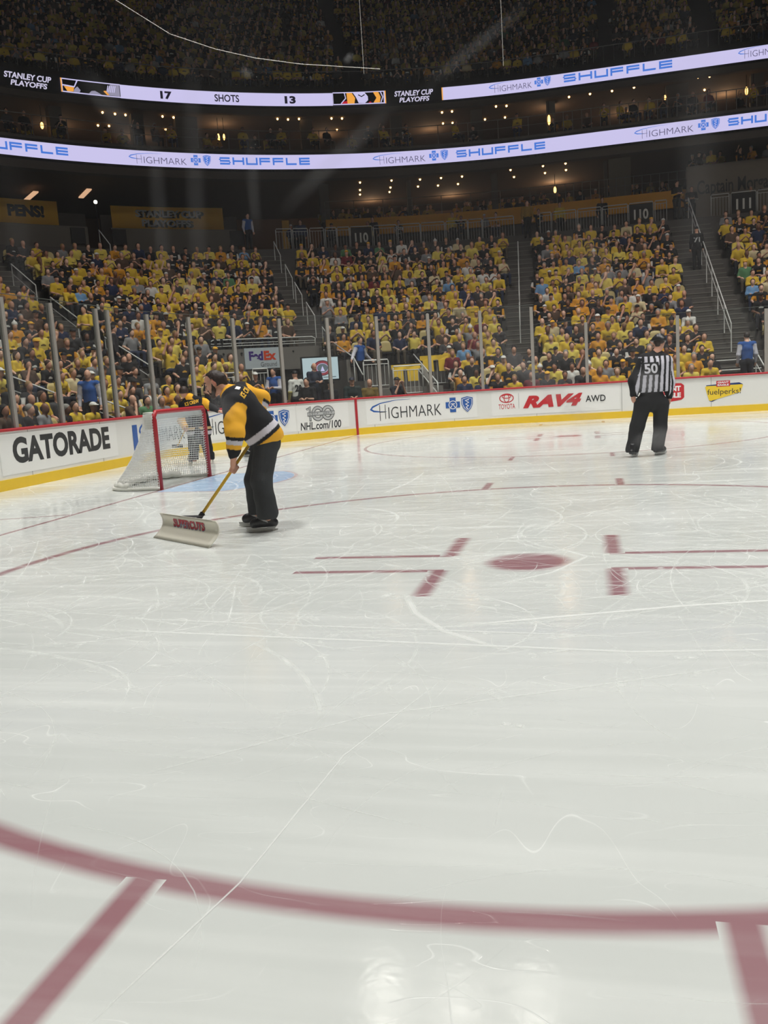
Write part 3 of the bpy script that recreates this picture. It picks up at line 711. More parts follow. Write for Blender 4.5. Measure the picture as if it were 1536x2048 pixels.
# ------------------------------------------------------------------ railings made of upright bars
def barrier(s0, s1, d, z0, h, label, sign=None, grp='barrier railings along the concourse', name='barrier_railing', bars=None, legs=.28, step=.13):
    P = lambda s, z: pt(s, d, z)
    root = empty(name, pt((s0+s1)/2, d, z0), label, 'railing', grp)
    c = .02; a = MB()
    W_ = (P(s1, 0)-P(s0, 0)).length
    a.tube([P(s0, z0), P(s0, z0+h-.06), P(s0+(s1-s0)*.03, z0+h), P(s1-(s1-s0)*.03, z0+h), P(s1, z0+h-.06), P(s1, z0)], .024, 6); a.tube([P(s0, z0+.12), P(s1, z0+.12)], .018, 6); a.build('frame', M_RAIL, root, True)
    if sign is None:
        b = MB(); b.tube([P(s0, z0+h-.14), P(s1, z0+h-.14)], .014, 5)
        n = max(3, int(W_/step))
        for i in range(1, n): q = s0+(s1-s0)*i/n; b.tube([P(q, z0+.12), P(q, z0+h-.14)], .009, 4)
        b.build('bars', M_RAIL, root)
    else:
        b = MB(); b.sweep(rect(d-.03, d-.01, z0+.02, z0+h-.05), s0+.01, s1-.01); b.build('sign_panel', mat('sign_charcoal', (38, 36, 36), .7), root)
        A = Art(); L = s1-s0; A.text(sign, s0+L*.2, s1-L*.2, z0+h*.28, z0+h*.72, mat('sign_grey_text', (222, 220, 212), .6), .03)
        A.build('lettering', on_path(d-.035), root)
    return root
def px_s(px, py, d): return S(px, py, d)[0]
RZ, RH = 8.2, 1.1
g1 = [(551, 582), (585, 615), (619, 647), (650, 672), (674, 698), (700, 744), (747, 793), (796, 840), (842, 889), (892, 935), (937, 964), (966, 1028)]
for i, (a, b) in enumerate(g1):
    sg = '110' if i == 5 else None
    barrier(px_s(a, 460, 19.6), px_s(b, 460, 19.6), 19.6, RZ, RH, 'dark section sign 110 in the middle of the left concourse railing' if sg else '%s pale barrier panel from the left in the left concourse railing' % ['first', 'second', 'third', 'fourth', 'fifth', '', 'seventh', 'eighth', 'ninth', 'tenth', 'eleventh', 'twelfth'][i], sg)
g2 = [(1079, 1101), (1104, 1151), (1155, 1202), (1205, 1255), (1258, 1306), (1310, 1333)]
for i, (a, b) in enumerate(g2):
    sg = '110' if i == 4 else None
    barrier(px_s(a, 420, 19.6), px_s(b, 410, 19.6), 19.6, RZ, RH, 'dark section sign 110 near the top of the wide right stairs' if sg else '%s barrier panel of the railing left of the wide stairs top' % ['first', 'second', 'third', 'fourth', '', 'last'][i], sg)
g3 = [(1422, 1458), (1462, 1512), (1515, 1560), (1564, 1610)]
for i, (a, b) in enumerate(g3):
    sg = '111' if i == 1 else None
    barrier(px_s(a, 390, 19.6), px_s(b, 390, 19.6), 19.6, RZ, RH, 'dark section sign 111 at the top right' if sg else '%s barrier panel of the railing right of the wide stairs' % ['first', '', 'third', 'outermost'][i], sg)
# railings round the portal
def zr(d): return zb(d)
barrier(px_s(535, 740, 4.2)-.0, 6.62, 4.2, 1.0, 1.15, 'grey barred railing left of the corner portal', None, 'railings round the corner portal')
barrier(5.45, 6.05, 3.6, .95, 1.1, 'grey barred railing behind the sweeping man', None, 'railings round the corner portal')
barrier(px_s(420, 740, 3.4), 5.4, 3.4, .95, 1.1, 'grey barred railing behind the head of the sweeping man', None, 'railings round the corner portal')
barrier(9.0, 9.62, 3.0, 1.25, .95, 'grey railing at the front of the usher platform', None, 'railings round the corner portal')
barrier(9.66, 10.4, 2.6, .95, 1.0, 'second grey railing right of the usher platform', None, 'railings round the corner portal')
barrier(10.7, 11.3, 4.6, 1.2, 1.05, 'grey railing draped with yellow shirts', None, 'railings round the corner portal')
barrier(NOTCH[0]+.05, NOTCH[1]-.05, dk-.12, 3.0, .35, 'low dark rail along the top of the portal', None, 'railings round the corner portal', step=.4)
# ramp handrail
a = MB(); a.tube([pt(10.4, 4.2, 2.35), pt(10.62, 1.4, 1.35), pt(10.62, 1.35, .9)], .022, 6); a.tube([pt(10.4, 4.2, 2.0), pt(10.6, 1.5, 1.05)], .018, 6)
tag(a.build('ramp_handrail', M_RAIL, None, True), 'bent pale handrail above the sloping ramp wall', 'handrail')
a = MB(); a.tube([pt(9.02, 7.0, 3.0), pt(8.97, 4.0, 2.35), pt(8.97, 3.0, 1.75)], .022, 6); a.tube([pt(8.97, 4.0, 2.35), pt(8.97, 4.0, 1.3)], .018, 6)
tag(a.build('portal_handrail', M_RAIL, None, True), 'sloping pale handrail on the right side of the portal', 'handrail')
# shirts hung on the rail
M_SHIRT = mat('yellow_cloth', (250, 208, 60), .85)
for i, (s_, w_) in enumerate([(9.85, .34), (10.2, .4), (10.75, .36), (11.1, .34)]):
    z_ = 2.27; dd = 4.55 if s_ > 10.6 else 2.95; zt = 2.28 if s_ > 10.6 else 2.0
    if s_ < 10.6: dd = 2.98
    f = 1; sh = [(-.5, 0), (.5, 0), (.5, -.28), (.33, -.3), (.36, -1), (-.3, -1.0), (-.33, -.3), (-.5, -.26)]
    a = MB(); a.prism([pt(s_+x*w_, dd-.05-.02*math.sin(6*x), zt+y*.55) for x, y in sh], normal(s_)*.02)
    o = a.build('hanging_shirt', M_SHIRT); tag(o, '%s of the yellow shirts hanging over the railing beside the usher' % ['leftmost', 'second', 'third', 'rightmost'][i], 'shirt', 'yellow shirts on the railing')

# delivery company sign over the portal
s0, z1 = S(487, 697, dk-.26); s1, z0 = S(564, 735, dk-.26)
sg = empty('sign_board', pt(s0, dk-.26, z0), 'pale sign with purple and orange letters above the corner portal', 'sign')
m = MB(); m.sweep(rect(dk-.30, dk-.26, z0, z1), s0, s1+.02); m.build('panel', mat('sign_pale', (196, 206, 212), .5), sg)
A = Art(); L = s1-s0; A.text('Fed', s0+L*.12, s0+L*.50, z0+.30, z1-.12, M_PURP, .05); A.text('Ex', s0+L*.52, s0+L*.86, z0+.30, z1-.12, M_ORNG, .05)
A.text('Ground', s0+L*.42, s0+L*.86, z0+.07, z0+.24, M_GREY); A.build('lettering', on_path(dk-.305), sg)
# big screen in the portal
d_ = 4.4; s0, z1 = S(604, 717, d_); s1, z0 = S(678, 757, d_)
sc = empty('display_screen', pt((s0+s1)/2, d_, 0), 'lit display screen showing a red oval emblem behind a suited man', 'screen')
O = pt(s0, d_, z0); X = (pt(s1, d_, z0)-O); ww = X.length; X.normalize(); Zv = Vector((0, 0, 1)); nn = X.cross(Zv); hh = z1-z0
m = MB(); m.box(O+X*ww/2+Zv*hh/2-nn*.05, X*(ww+.09), nn*.07, Zv*(hh+.09)); m.build('casing', M_BLACK, sc)
m = MB(); m.box(O+X*ww/2-nn*.07+Zv*(-z0/2), X*.1, nn*.1, Zv*z0); m.box(O+X*ww/2-nn*.07-Zv*(z0-.02), X*.7, nn*.5, Zv*.04); m.build('stand', M_BLACK, sc)
m = MB(); m.box(O+X*ww/2+Zv*hh/2-nn*.005, X*ww, nn*.012, Zv*hh); m.build('screen', led('screen_pale', (190, 208, 214), .9), sc)
A = Art(); R1 = led('screen_red', (170, 70, 80), .7); R2 = led('screen_grey', (110, 124, 132), .7)
A.ell(ww*.55, hh*.52, ww*.25, hh*.34, R1); A.ring(ww*.55, hh*.52, ww*.25, hh*.34, .02, L_DKTXT); A.ell(ww*.55, hh*.52, ww*.16, hh*.21, R2); A.ring(ww*.55, hh*.52, ww*.16, hh*.21, .015, L_WHITE)
A.poly([(ww*.49, hh*.38), (ww*.61, hh*.38), (ww*.55, hh*.62)], L_WHITE); A.rect(ww*.55, ww*.92, hh*.08, hh*.12, R2)
A.build('emblem', on_plane(O+nn*.004, X, Zv), sc)

# ------------------------------------------------------------------ concourse wall and banners on the left
m = MB(); a, b = -6, px_s(175, 455, 19.8); m.sweep(rect(19.8, 20.0, 8.2, 9.33), a, b); a2, b2 = px_s(222, 457, 19.8), px_s(472, 460, 19.8); m.sweep(rect(19.8, 20.0, 8.2, 9.33), a2, b2)
tag(m.build('wall_concourse', mat('grey_brown_wall', (104, 98, 90), .9)), kind='structure')
for i, (px0, px1) in enumerate([(142, 170), (224, 252), (460, 488)]):
    s0, s1 = px_s(px0, 465, 19.7), px_s(px1, 465, 19.7)
    m = MB(); m.sweep(rect(19.68, 19.78, 8.55, 9.25), s0, s1); o = m.build('section_sign', mat('sign_charcoal', (38, 36, 36), .7)); tag(o, '%s small dark section sign on the left concourse wall' % ['leftmost', 'middle', 'rightmost'][i], 'sign', 'section signs on the left wall')
def banner(px0, px1, yt, yb, lines, label):
    s0, s1 = px_s(px0, (yt+yb)/2, 22.5), px_s(px1, (yt+yb)/2, 22.5); z1 = S(px0 if px0 > 0 else 50, yt, 22.5)[1]; z0 = S(px0 if px0 > 0 else 50, yb, 22.5)[1]
    root = empty('banner', pt((s0+s1)/2, 22.5, z0), label, 'banner')
    m = MB(); m.sweep(rect(22.5, 22.54, z0, z1), s0, s1); m.build('cloth', mat('banner_gold', (236, 182, 70), .85), root)
    A = Art(); L = s1-s0; H = z1-z0
    for t, x0, x1, y0, y1, mt, bo, shd in lines:
        if shd: A.text(t, s0+L*x0+.04, s0+L*x1+.04, z0+H*y0-.04, z0+H*y1-.04, M_BLACK, bo+.03)
        A.text(t, s0+L*x0, s0+L*x1, z0+H*y0, z0+H*y1, mt, bo)
    A.build('lettering', on_path(22.49), root, .004)
banner(-60, 115, 399, 447, [('PENS!', .42, .84, .28, .78, M_TXT, .06, False)], 'gold banner with dark letters at the far left')
banner(223, 446, 411, 458, [('STANLEY CUP', .21, .80, .55, .86, M_LGREY, .04, True), ('PLAYOFFS', .26, .70, .14, .45, M_LGREY, .04, True)], 'gold banner with silver letters left of the corner portal stairs')
# wall segments between banners
m = MB(); m.sweep(rect(22.6, 22.8, 8.2, 10.45), -6, px_s(170, 430, 22.6)); m.sweep(rect(22.6, 22.8, 8.2, 10.45), px_s(200, 430, 22.6), px_s(472, 430, 22.6)); m.sweep(rect(22.6, 22.8, 8.2, 9.5), px_s(650, 430, 22.6), px_s(1372, 380, 22.6)); 
tag(m.build('wall_concourse', mat('dim_wall', (84, 78, 72), .9)), kind='structure')
# yellow band along the club level
m = MB(); fs0, fs1 = px_s(652, 445, 22.4), px_s(1373, 385, 22.4); m.sweep(rect(22.38, 22.62, 9.35, 10.2), fs0, fs1); tag(m.build('fascia_band', mat('fascia_gold', (238, 168, 44), .8)), 'long golden-orange band below the club level glass', 'fascia')
m = MB(); s0, s1 = px_s(562, 430, 22.4), px_s(576, 430, 22.4); m.sweep(rect(22.3, 22.4, 8.25, 10.2), s0, s1); tag(m.build('poster', mat('banner_gold', (236, 182, 70), .85)), 'narrow upright gold poster left of the railing start', 'poster')
m = MB(); s0, s1 = px_s(578, 430, 22.4), px_s(606, 430, 22.4); m.sweep(rect(22.3, 22.4, 8.25, 9.95), s0, s1); tag(m.build('poster', mat('poster_dark', (52, 50, 58), .8)), 'dark poster beside the narrow gold one', 'poster')
# club deck and beige wall with lettering on the right
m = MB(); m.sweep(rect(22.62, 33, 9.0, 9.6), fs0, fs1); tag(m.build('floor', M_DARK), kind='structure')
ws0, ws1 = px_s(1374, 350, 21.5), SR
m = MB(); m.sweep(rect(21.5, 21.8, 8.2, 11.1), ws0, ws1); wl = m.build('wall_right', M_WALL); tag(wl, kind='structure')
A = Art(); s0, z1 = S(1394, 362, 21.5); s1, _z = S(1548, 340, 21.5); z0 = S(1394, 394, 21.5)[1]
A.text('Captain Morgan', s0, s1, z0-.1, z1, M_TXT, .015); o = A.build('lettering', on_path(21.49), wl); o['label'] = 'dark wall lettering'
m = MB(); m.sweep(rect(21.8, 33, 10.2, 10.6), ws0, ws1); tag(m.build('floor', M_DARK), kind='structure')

# back walls, ceilings of the open levels
M_WARM = mat('warm_wall', (120, 92, 70), .9, noise=.25, nscale=.35); M_CEIL = mat('suite_ceiling', (92, 78, 66), .9)
m = MB(); m.sweep(rect(32.6, 33, 8.2, 12.2), SL, SR); m.sweep(rect(31.6, 32, 12.9, 15.8), SL, SR); tag(m.build('wall_back', M_WARM), kind='structure')
m = MB(); m.sweep(rect(20.1, 33, 12.2, 12.9), SL, SR); tag(m.build('ceiling', M_CEIL), kind='structure')
m = MB(); m.sweep(rect(22.1, 33, 15.75, 16.3), SL, SR); tag(m.build('ceiling', M_CEIL), kind='structure')
m = MB(); m.sweep([(20.0, 11.75), (20.5, 11.75), (20.5, 12.2), (20.0, 12.2)], SL, SR); m.sweep(rect(20.02, 20.3, 12.9, 13.15), SL, SR); m.sweep(rect(22.0, 22.3, 15.4, 15.75), SL, SR)
tag(m.build('trim_1', mat('fascia_taupe', (86, 78, 70), .85)), kind='structure')
# columns
for px, w in [(648, 20), (818, 9), (989, 14), (1212, 7), (1240, 46)]:
    s_, z_ = S(px, 380, 23.2); dw = w/F_PX*42/2; d0 = 23.2 if w < 30 else 22.9
    m = MB(); m.sweep(rect(d0, d0+.5, 9.6 if px > 652 else 8.2, 12.2), s_-dw*(RR/(RR+23) if s_ < LC else 1), s_+dw*(RR/(RR+23) if s_ < LC else 1)); 
    tag(m.build('column', M_WALL if w > 30 else mat('column_grey', (110, 104, 98), .9)), 'concrete column %s' % {648: 'left of the club level opening', 818: 'slim, in the club level, mid frame', 989: 'between the club level bays, right of mid frame', 1212: 'narrow, left of the broad beige pier', 1240: 'broad and beige under the lower light ribbon'}[px], 'column')
for i, px in enumerate([112, 275, 372, 612, 792, 953, 1105, 1355, 1515]):
    s_ = px_s(px, 240, 24); f = (RR/(RR+23) if s_ < LC else 1); dw = (.55 if px in (1355, 372) else .3)*f
    m = MB(); m.sweep(rect(24, 24.6, 12.9, 15.75), s_-dw, s_+dw); tag(m.build('column', mat('column_grey', (110, 104, 98), .9)), '%s column from the left on the suite level between the light ribbons' % ['first', 'second', 'third', 'fourth', 'fifth', 'sixth', 'seventh', 'eighth', 'ninth'][i], 'column')
# suite partitions that close the bays
# slim railings with glass
def glass_rail(name, s0, s1, d, z0, h, label):
    root = empty(name, pt((s0+s1)/2, d, z0), label, 'railing'); a = MB()
    f = (RR/(RR+d)); n = int((s1-s0)/(1.5*f))
    a.sweep(rect(d-.02, d+.02, z0+h-.03, z0+h), s0, s1); a.sweep(rect(d-.015, d+.015, z0+h*.55, z0+h*.55+.02), s0, s1); a.build('rail', mat('rail_dim', (120, 116, 112), .5, .3), root)
    a = MB()
    for i in range(n+1): q = s0+(s1-s0)*i/n; a.tube([pt(q, d, z0), pt(q, d, z0+h)], .02, 5)
    a.build('post', mat('rail_dim', (120, 116, 112), .5, .3), root)
glass_rail('guard_rail', fs0, fs1, 22.5, 10.2, .95, 'thin guard rail above the golden band')
glass_rail('guard_rail', SL, SR, 20.2, 13.15, .95, 'long thin guard rail above the lower light ribbon')
# small recessed lights and wall lamps (real little lamps)
M_LAMP = mat('warm_lamp', (20, 16, 10), .5, emis=(255, 196, 120), estr=7)
M_SCON = mat('sconce_lamp', (20, 16, 10), .5, emis=(255, 186, 96), estr=5)
def at_plane(px, py, z):
    v = ray(px, py); t = (z-CAM[2])/v[2]; return CAM+v*t
def dist_out(x, y):
    if y < KY: return -3.35-x
    if x > KX: return y-12.95
    return math.hypot(x-KX, y-KY)-RR
lights1 = [(720, 365), (720, 380), (720, 389), (783, 361), (781, 375), (779, 384), (840, 359), (836, 373), (882, 356), (876, 371), (924, 353), (916, 368), (1021, 340), (1028, 354), (1086, 332), (1090, 346), (1131, 327), (1132, 340)]
lights2 = [(205, 225), (230, 228), (251, 230), (196, 251), (218, 252), (325, 233), (347, 235), (331, 259), (555, 238), (576, 239), (598, 238), (663, 237), (684, 237), (674, 260), (884, 225), (904, 223), (886, 247), (905, 246), (992, 213), (1013, 212), (970, 239), (1010, 235), (1138, 194), (1180, 188), (1224, 182), (1268, 175), (1396, 155), (1419, 153), (1409, 180)]
def lpos(px, py, lst):
    L_ = sorted(lst); return '%s of %s from the left' % (nth(L_.index((px, py))+1), nth_n(len(L_)))
def nth_n(n): return {18: 'eighteen', 29: 'twenty-nine'}[n]
def nth(n):
    w = ['', 'first', 'second', 'third', 'fourth', 'fifth', 'sixth', 'seventh', 'eighth', 'ninth', 'tenth', 'eleventh', 'twelfth', 'thirteenth', 'fourteenth', 'fifteenth', 'sixteenth', 'seventeenth', 'eighteenth', 'nineteenth', 'twentieth']
    return w[n] if n <= 20 else (('twenty-' if n < 30 else 'thirty-')+w[n % 10] if n % 10 else 'thirtieth')
for lst, zc, lim, nm in ((lights1, 12.17, 31.5, 'club level ceiling'), (lights2, 15.7, 30.8, 'suite level ceiling')):
    for px, py in lst:
        p = at_plane(px, py, zc); d = dist_out(p[0], p[1])
        if d > lim:
            s_, z_ = S(px, py, lim); p = pt(s_, lim, z_)
        elif d < 20.8: s_, z_ = S(px, py, 21.2 if zc < 13 else 22.6); p = pt(s_, 21.2 if zc < 13 else 22.6, z_)
        a = MB(); a.sphere(p, .055, 8, 5); a.tube([Vector(p)+Vector((0, 0, .06)), (p[0], p[1], zc+.08)], .02, 5); o = a.build('ceiling_light', M_LAMP)
        tag(o, 'small warm light under the '+nm+', '+lpos(px, py, lst), 'ceiling light', 'small warm lights under the '+nm)
for px, py, h, w_ in [(437, 276, 11, 4), (448, 274, 8, 3), (1098, 240, 13, 4), (1493, 182, 10, 4), (1507, 180, 8, 3), (1330, 195, 6, 3), (768, 279, 10, 3), (84, 251, 8, 4), (1110, 380, 9, 4)]:
    d = 24 if py < 300 else 25; s_, z_ = S(px, py, d); p = pt(s_, d, z_)
    a = MB(); k = 46/F_PX; a.sphere(p, 1, 10, 8, (w_*k/1.4, w_*k/1.4, h*k/1.3)); o = a.build('hanging_lamp', M_SCON); 
    b = MB(); b.tube([p+Vector((0, 0, h*k/1.4)), Vector((p.x, p.y, 12.2 if py > 300 else 15.75))], .015, 5); b.build('cord', M_BLACK, o)
    o['label'] = 'glowing elongated amber lamp hanging at the %s' % {437: 'suite level, larger of the left pair', 448: 'suite level, smaller of the left pair', 1098: 'suite level beside a column, right of mid frame', 1493: 'suite level, larger of the right pair', 1507: 'suite level, smaller of the right pair', 1330: 'suite level, small, left of the broad column', 768: 'suite level, just above the lower ribbon, mid frame', 84: 'suite level, far left', 1110: 'club level above the golden band'}[px]; o['category'] = 'lamp'
for (px, py) in [(62, 392), (170, 387)]:   # two long fixtures seen through the left doorway
    s_, z_ = S(px, py, 26); a = MB(); a.box(pt(s_, 26, z_), tangent(s_)*.25, normal(s_)*2.0, (0, 0, .06)); tag(a.build('strip_light', mat('strip_lamp', (20, 16, 12), .5, emis=(240, 190, 150), estr=.8)), '%s dim strip light in the dark opening above the left banners' % ('left' if px < 100 else 'right'), 'strip light')
s_, z_ = S(191, 404, 23); a = MB(); a.sphere(pt(s_, 23, z_), .09, 8, 6); a.cur = 1; a.tube([pt(s_, 23, z_), pt(s_, 23, 8.2)], .02, 5); tag(a.build('post_lamp', [mat('cool_lamp', (20, 20, 20), .5, emis=(255, 246, 220), estr=7), M_BLACK]), 'single bright white lamp on a post between the gold banners', 'lamp')
# warm light inside the open levels
for px, py, d, e in [(110, 230, 27, 60), (270, 240, 28, 50), (440, 250, 25, 60), (650, 250, 27, 60), (860, 240, 27, 70), (1098, 240, 25, 70), (1250, 200, 28, 90), (1450, 190, 27, 100), (740, 370, 28, 90), (900, 365, 28, 90), (1110, 350, 27, 130)]:
    s_, z_ = S(px, py, d); l = bpy.data.lights.new('bay_light', 'POINT'); l.energy = e*.5; l.color = (1, .66, .38); l.shadow_soft_size = .3
    o = bpy.data.objects.new('bay_light', l); o.location = pt(s_, d, min(z_, 15.2) if py < 300 else min(z_, 11.7)); COL.objects.link(o)

# ------------------------------------------------------------------ LED ribbons
def ribbon(d, z0, z1, s0, s1, label, fn):
    root = empty('led_ribbon', pt(12, d, z0), label, 'LED ribbon display')
    a = MB(); a.sweep(rect(d, d+.2, z0-.12, z1+.12), SL, SR); a.build('casing', L_BLACK, root)
    A = Art(); fn(A, z0, z1); A.build('display', on_path_m(d-.01), root, .004); return root
LD, LZ0, LZ1 = 20.0, 12.22, 12.90
def rb1(A, z0, z1):
    d = LD; A.rect(SL, to_m(SR, d), z0, z1, L_WHITE, 120); h = z1-z0
    ps = lambda px, py: to_m(S(px, py, d)[0], d)
    hm = [(258, 420, 318), (745, 895, 313), (1268, 1437, 252)]
    for a, b, y in hm: A.highmark(ps(a, y), ps(b, y), z0+h*.12, z0+h*.86, L_TEXT, L_BLUE)
    for a, b, y in [(438, 618, 322), (912, 1090, 298), (1455, 1640, 230)]: A.bars('SHUFFLE', ps(a, y), ps(b, y), z0+h*.3, z0+h*.68, .085, L_BLUE)
    s1 = ps(133, 302); A.bars('SHUFFLE', s1-(ps(618, 322)-ps(438, 322)), s1, z0+h*.3, z0+h*.68, .085, L_BLUE)
ribbon(LD, LZ0, LZ1, 0, 0, 'lower curved light ribbon with blue words and logos on lavender white', rb1)
def rb2(A, z0, z1):
    d = 22.0; h = z1-z0; ps = lambda px, py: to_m(S(px, py, d)[0], d)
    a, b = ps(240, 190), ps(665, 200); A.rect(a, b, z0, z1, L_WHITE, 40)
    a2 = ps(883, 190); A.rect(a2, to_m(SR, d), z0, z1, L_WHITE, 60); A.rect(a2, a2+.06, z0, z1, L_ORNG)
    for x0, x1, y in [(8, 102, 160), (788, 866, 190)]:
        s0, s1 = ps(x0, y), ps(x1, y); L = s1-s0
        A.text('STANLEY CUP', s0, s1, z0+h*.52, z0+h*.95, L_TSHOT, .03, .2); A.text('PLAYOFFS', s0+L*.12, s0+L*.9, z0+h*.03, z0+h*.42, L_TSHOT, .03, .2)
    for t, x0, x1 in [('17', 320, 343), ('13', 568, 590)]: A.text(t, ps(x0, 192), ps(x1, 192), z0+h*.18, z0+h*.78, L_DKTXT, .05)
    A.text('SHOTS', ps(428, 192), ps(477, 192), z0+h*.22, z0+h*.78, L_DKTXT, .02)
    # home team panel
    s0, s1 = ps(121, 175), ps(241, 190); L = s1-s0; q = lambda x, y: (s0+L*x, z0+h*y)
    A.rect(s0, s1, z0, z1, L_WHITE, 4); A.rect(s0+.08, s1-.02, z0+.05, z1-.05, L_BLACK, 4); A.rect(s0, s0+.06, z0, z1, L_ORNG)
    A.poly([q(.05, .42), q(.22, .45), q(.2, .1), q(.1, .08)], L_ORNG); A.stroke([q(.02, .5), q(.22, .45), q(.28, .95)], .06, L_WHITE)
    A.poly([q(.22, .3), q(.27, .5), q(.32, .25), q(.30, .08), q(.2, .08)], L_GREY); A.poly([q(.45, .06), q(.5, .28), q(.56, .32), q(.62, .2), q(.68, .06)], L_GREY)
    A.poly([q(.76, .1), q(.78, .55), q(.83, .9), q(.98, .9), q(.98, .08)], L_GREY)
    for k in range(5): A.stroke([q(.76+.03*k, .3), q(.79+.03*k, .8)], .04, L_WHITE)
    A.poly([q(.70, .35), q(.74, .4), q(.8, .1), q(.76, .08)], L_ORNG)
    # visiting team panel
    s0, s1 = ps(665, 200), ps(771, 195); L = s1-s0; q = lambda x, y: (s0+L*x, z0+h*y)
    A.rect(s0, s1, z0, z1, L_WHITE, 4); A.rect(s0+.02, s1-.12, z0+.05, z1-.05, L_BLACK, 4); A.rect(s1-.06, s1, z0, z1, L_ORNG)
    A.poly([q(.14, .08), q(.2, .25), q(.27, .3), q(.27, .08)], L_RED); A.stroke([q(.22, .92), q(.24, .5), q(.15, .1)], .05, L_WHITE)
    A.poly([q(.27, .08), q(.26, .92), q(.36, .92), q(.42, .5), q(.40, .08)], L_ORNG)
    A.poly([q(.38, .92), q(.43, .6), q(.48, .1), q(.6, .08), q(.66, .3), q(.66, .6), q(.6, .92)], L_WHITE)
    A.stroke([q(.48, .75), q(.54, .6), q(.6, .75)], .05, L_BLACK); A.poly([q(.66, .08), q(.7, .2), q(.73, .08)], L_RED)
    A.poly([q(.76, .08), q(.82, .45), q(.76, .92), q(.86, .92), q(.9, .5), q(.88, .08)], L_ORNG); A.stroke([q(.9, .08), q(.94, .5), q(.9, .92)], .05, L_WHITE)
    A.highmark(ps(978, 178), ps(1100, 165), z0+h*.1, z0+h*.88, L_TEXT, L_BLUE)
    A.bars('SHUFFLE', ps(1127, 155), ps(1343, 130), z0+h*.28, z0+h*.72, .09, L_BLUE)
    w_ = ps(1100, 165)-ps(978, 178); x = ps(1475, 100); A.highmark(x, x+w_, z0+h*.1, z0+h*.88, L_TEXT, L_BLUE)
ribbon(22.0, 15.80, 16.42, 0, 0, 'upper curved light ribbon with the shots score and playoff lettering', rb2)

# ------------------------------------------------------------------ upper bowl
UR, UD, UH = 27, .80, .56; UD0, UZ0 = 22.7, 16.75
prof = [(UD0-.45, 16.54), (UD0-.45, 16.8)]
for k in range(UR): prof += [(UD0+UD*k, UZ0+UH*k), (UD0+UD*(k+1)-.001, UZ0+UH*k)]
prof += [(UD0+UD*UR, 16.54)]
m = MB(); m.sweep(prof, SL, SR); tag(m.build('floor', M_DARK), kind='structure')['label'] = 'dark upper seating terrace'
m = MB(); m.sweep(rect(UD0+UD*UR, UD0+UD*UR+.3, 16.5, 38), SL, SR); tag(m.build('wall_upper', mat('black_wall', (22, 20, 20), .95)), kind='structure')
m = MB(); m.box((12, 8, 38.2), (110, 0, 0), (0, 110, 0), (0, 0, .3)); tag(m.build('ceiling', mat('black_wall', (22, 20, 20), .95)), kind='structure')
m = MB(); m.tube([pt(SL, UD0-.4, 17.55)]+[pt(s, UD0-.4, 17.55) for s in np.linspace(0, LC, 16)]+[pt(SR, UD0-.4, 17.55)], .025, 5)
for s in np.arange(0, 28, .5): m.tube([pt(s, UD0-.4, 16.8), pt(s, UD0-.4, 17.55)], .015, 4)
tag(m.build('guard_rail', mat('rail_dim', (120, 116, 112), .5, .3)), 'thin guard rail in front of the dark upper seats', 'railing')
# lamps over the rink: housings that carry the rink lights
M_LENS = mat('arena_lamp_glow', (30, 30, 30), .5, emis=(255, 252, 242), estr=14)
for i, (lx, ly) in enumerate(RINK_LAMPS+[(-3.8, 23.5), (-.1, 22.9), (3.3, 24.2)]):
    z = LAMP_Z if i < 6 else 28.0
    root = empty('arena_lamp', (lx, ly, z), 'square arena floodlight hung from the roof, '+['near row left', 'far row left', 'near row centre', 'far row centre', 'near row right', 'far row right', 'above the far corner seats, left', 'above the far corner seats, middle', 'above the far corner seats, right'][i], 'floodlight', 'arena floodlights under the roof')
    aim = (Vector((lx, ly, -1)) if i < 6 else Vector((6.2, -11.4, 0)))-Vector((lx, ly, z)); aim.normalize()
    ux = aim.cross(Vector((0, 1, 0.001))).normalized(); uy = ux.cross(aim).normalized(); c0 = Vector((lx, ly, z))
    a = MB(); a.box(c0-aim*.2, ux*1.3, uy*1.3, aim*.36)
    for sx, sy in ((1, 0), (-1, 0), (0, 1), (0, -1)): a.box(c0+ux*sx*.63+uy*sy*.63+aim*.35, ux*(.03 if sx else 1.3), uy*(.03 if sy else 1.3), aim*.75)  # unseen skirts added to block the glow towards the upper seats
    a.build('housing', M_BLACK, root)
    a = MB(); a.box(c0, ux*1.2, uy*1.2, aim*.03); a.build('lens', M_LENS if i < 6 else mat('arena_lamp_glow_bright', (30, 30, 30), .5, emis=(255, 250, 240), estr=45), root)
    a = MB(); a.tube([c0-aim*.3, (lx, ly, 38.1)], .03, 5); a.build('hanger', M_BLACK, root)
# safety net cable and hanging lines
def cable(P, r, label):
    a = MB(); Q = []
    for i in range(len(P)-1):
        for k in range(6): Q.append(P[i].lerp(P[i+1], k/6))
    Q.append(P[-1]); a.tube(Q, r, 4); tag(a.build('safety_net_cable', mat('cable_pale', (190, 186, 180), .6)), label, 'cable')
cable([W(215, -10, 18), W(340, 68, 18.3), W(430, 98, 18.6), W(510, 116, 19), W(600, 128, 19.5), W(760, 138, 20.5)], .008, 'thin pale curved cable crossing the dark upper left')
a_, b_ = W(718, -10, 21), W(721, 140, 21); cable([a_, Vector((a_.x, a_.y, b_.z))], .006, 'thin hanging line left of the top centre')
a_, b_ = W(1001, -10, 21), W(1004, 125, 21); cable([a_, Vector((a_.x, a_.y, b_.z))], .006, 'thin hanging line right of the top centre')

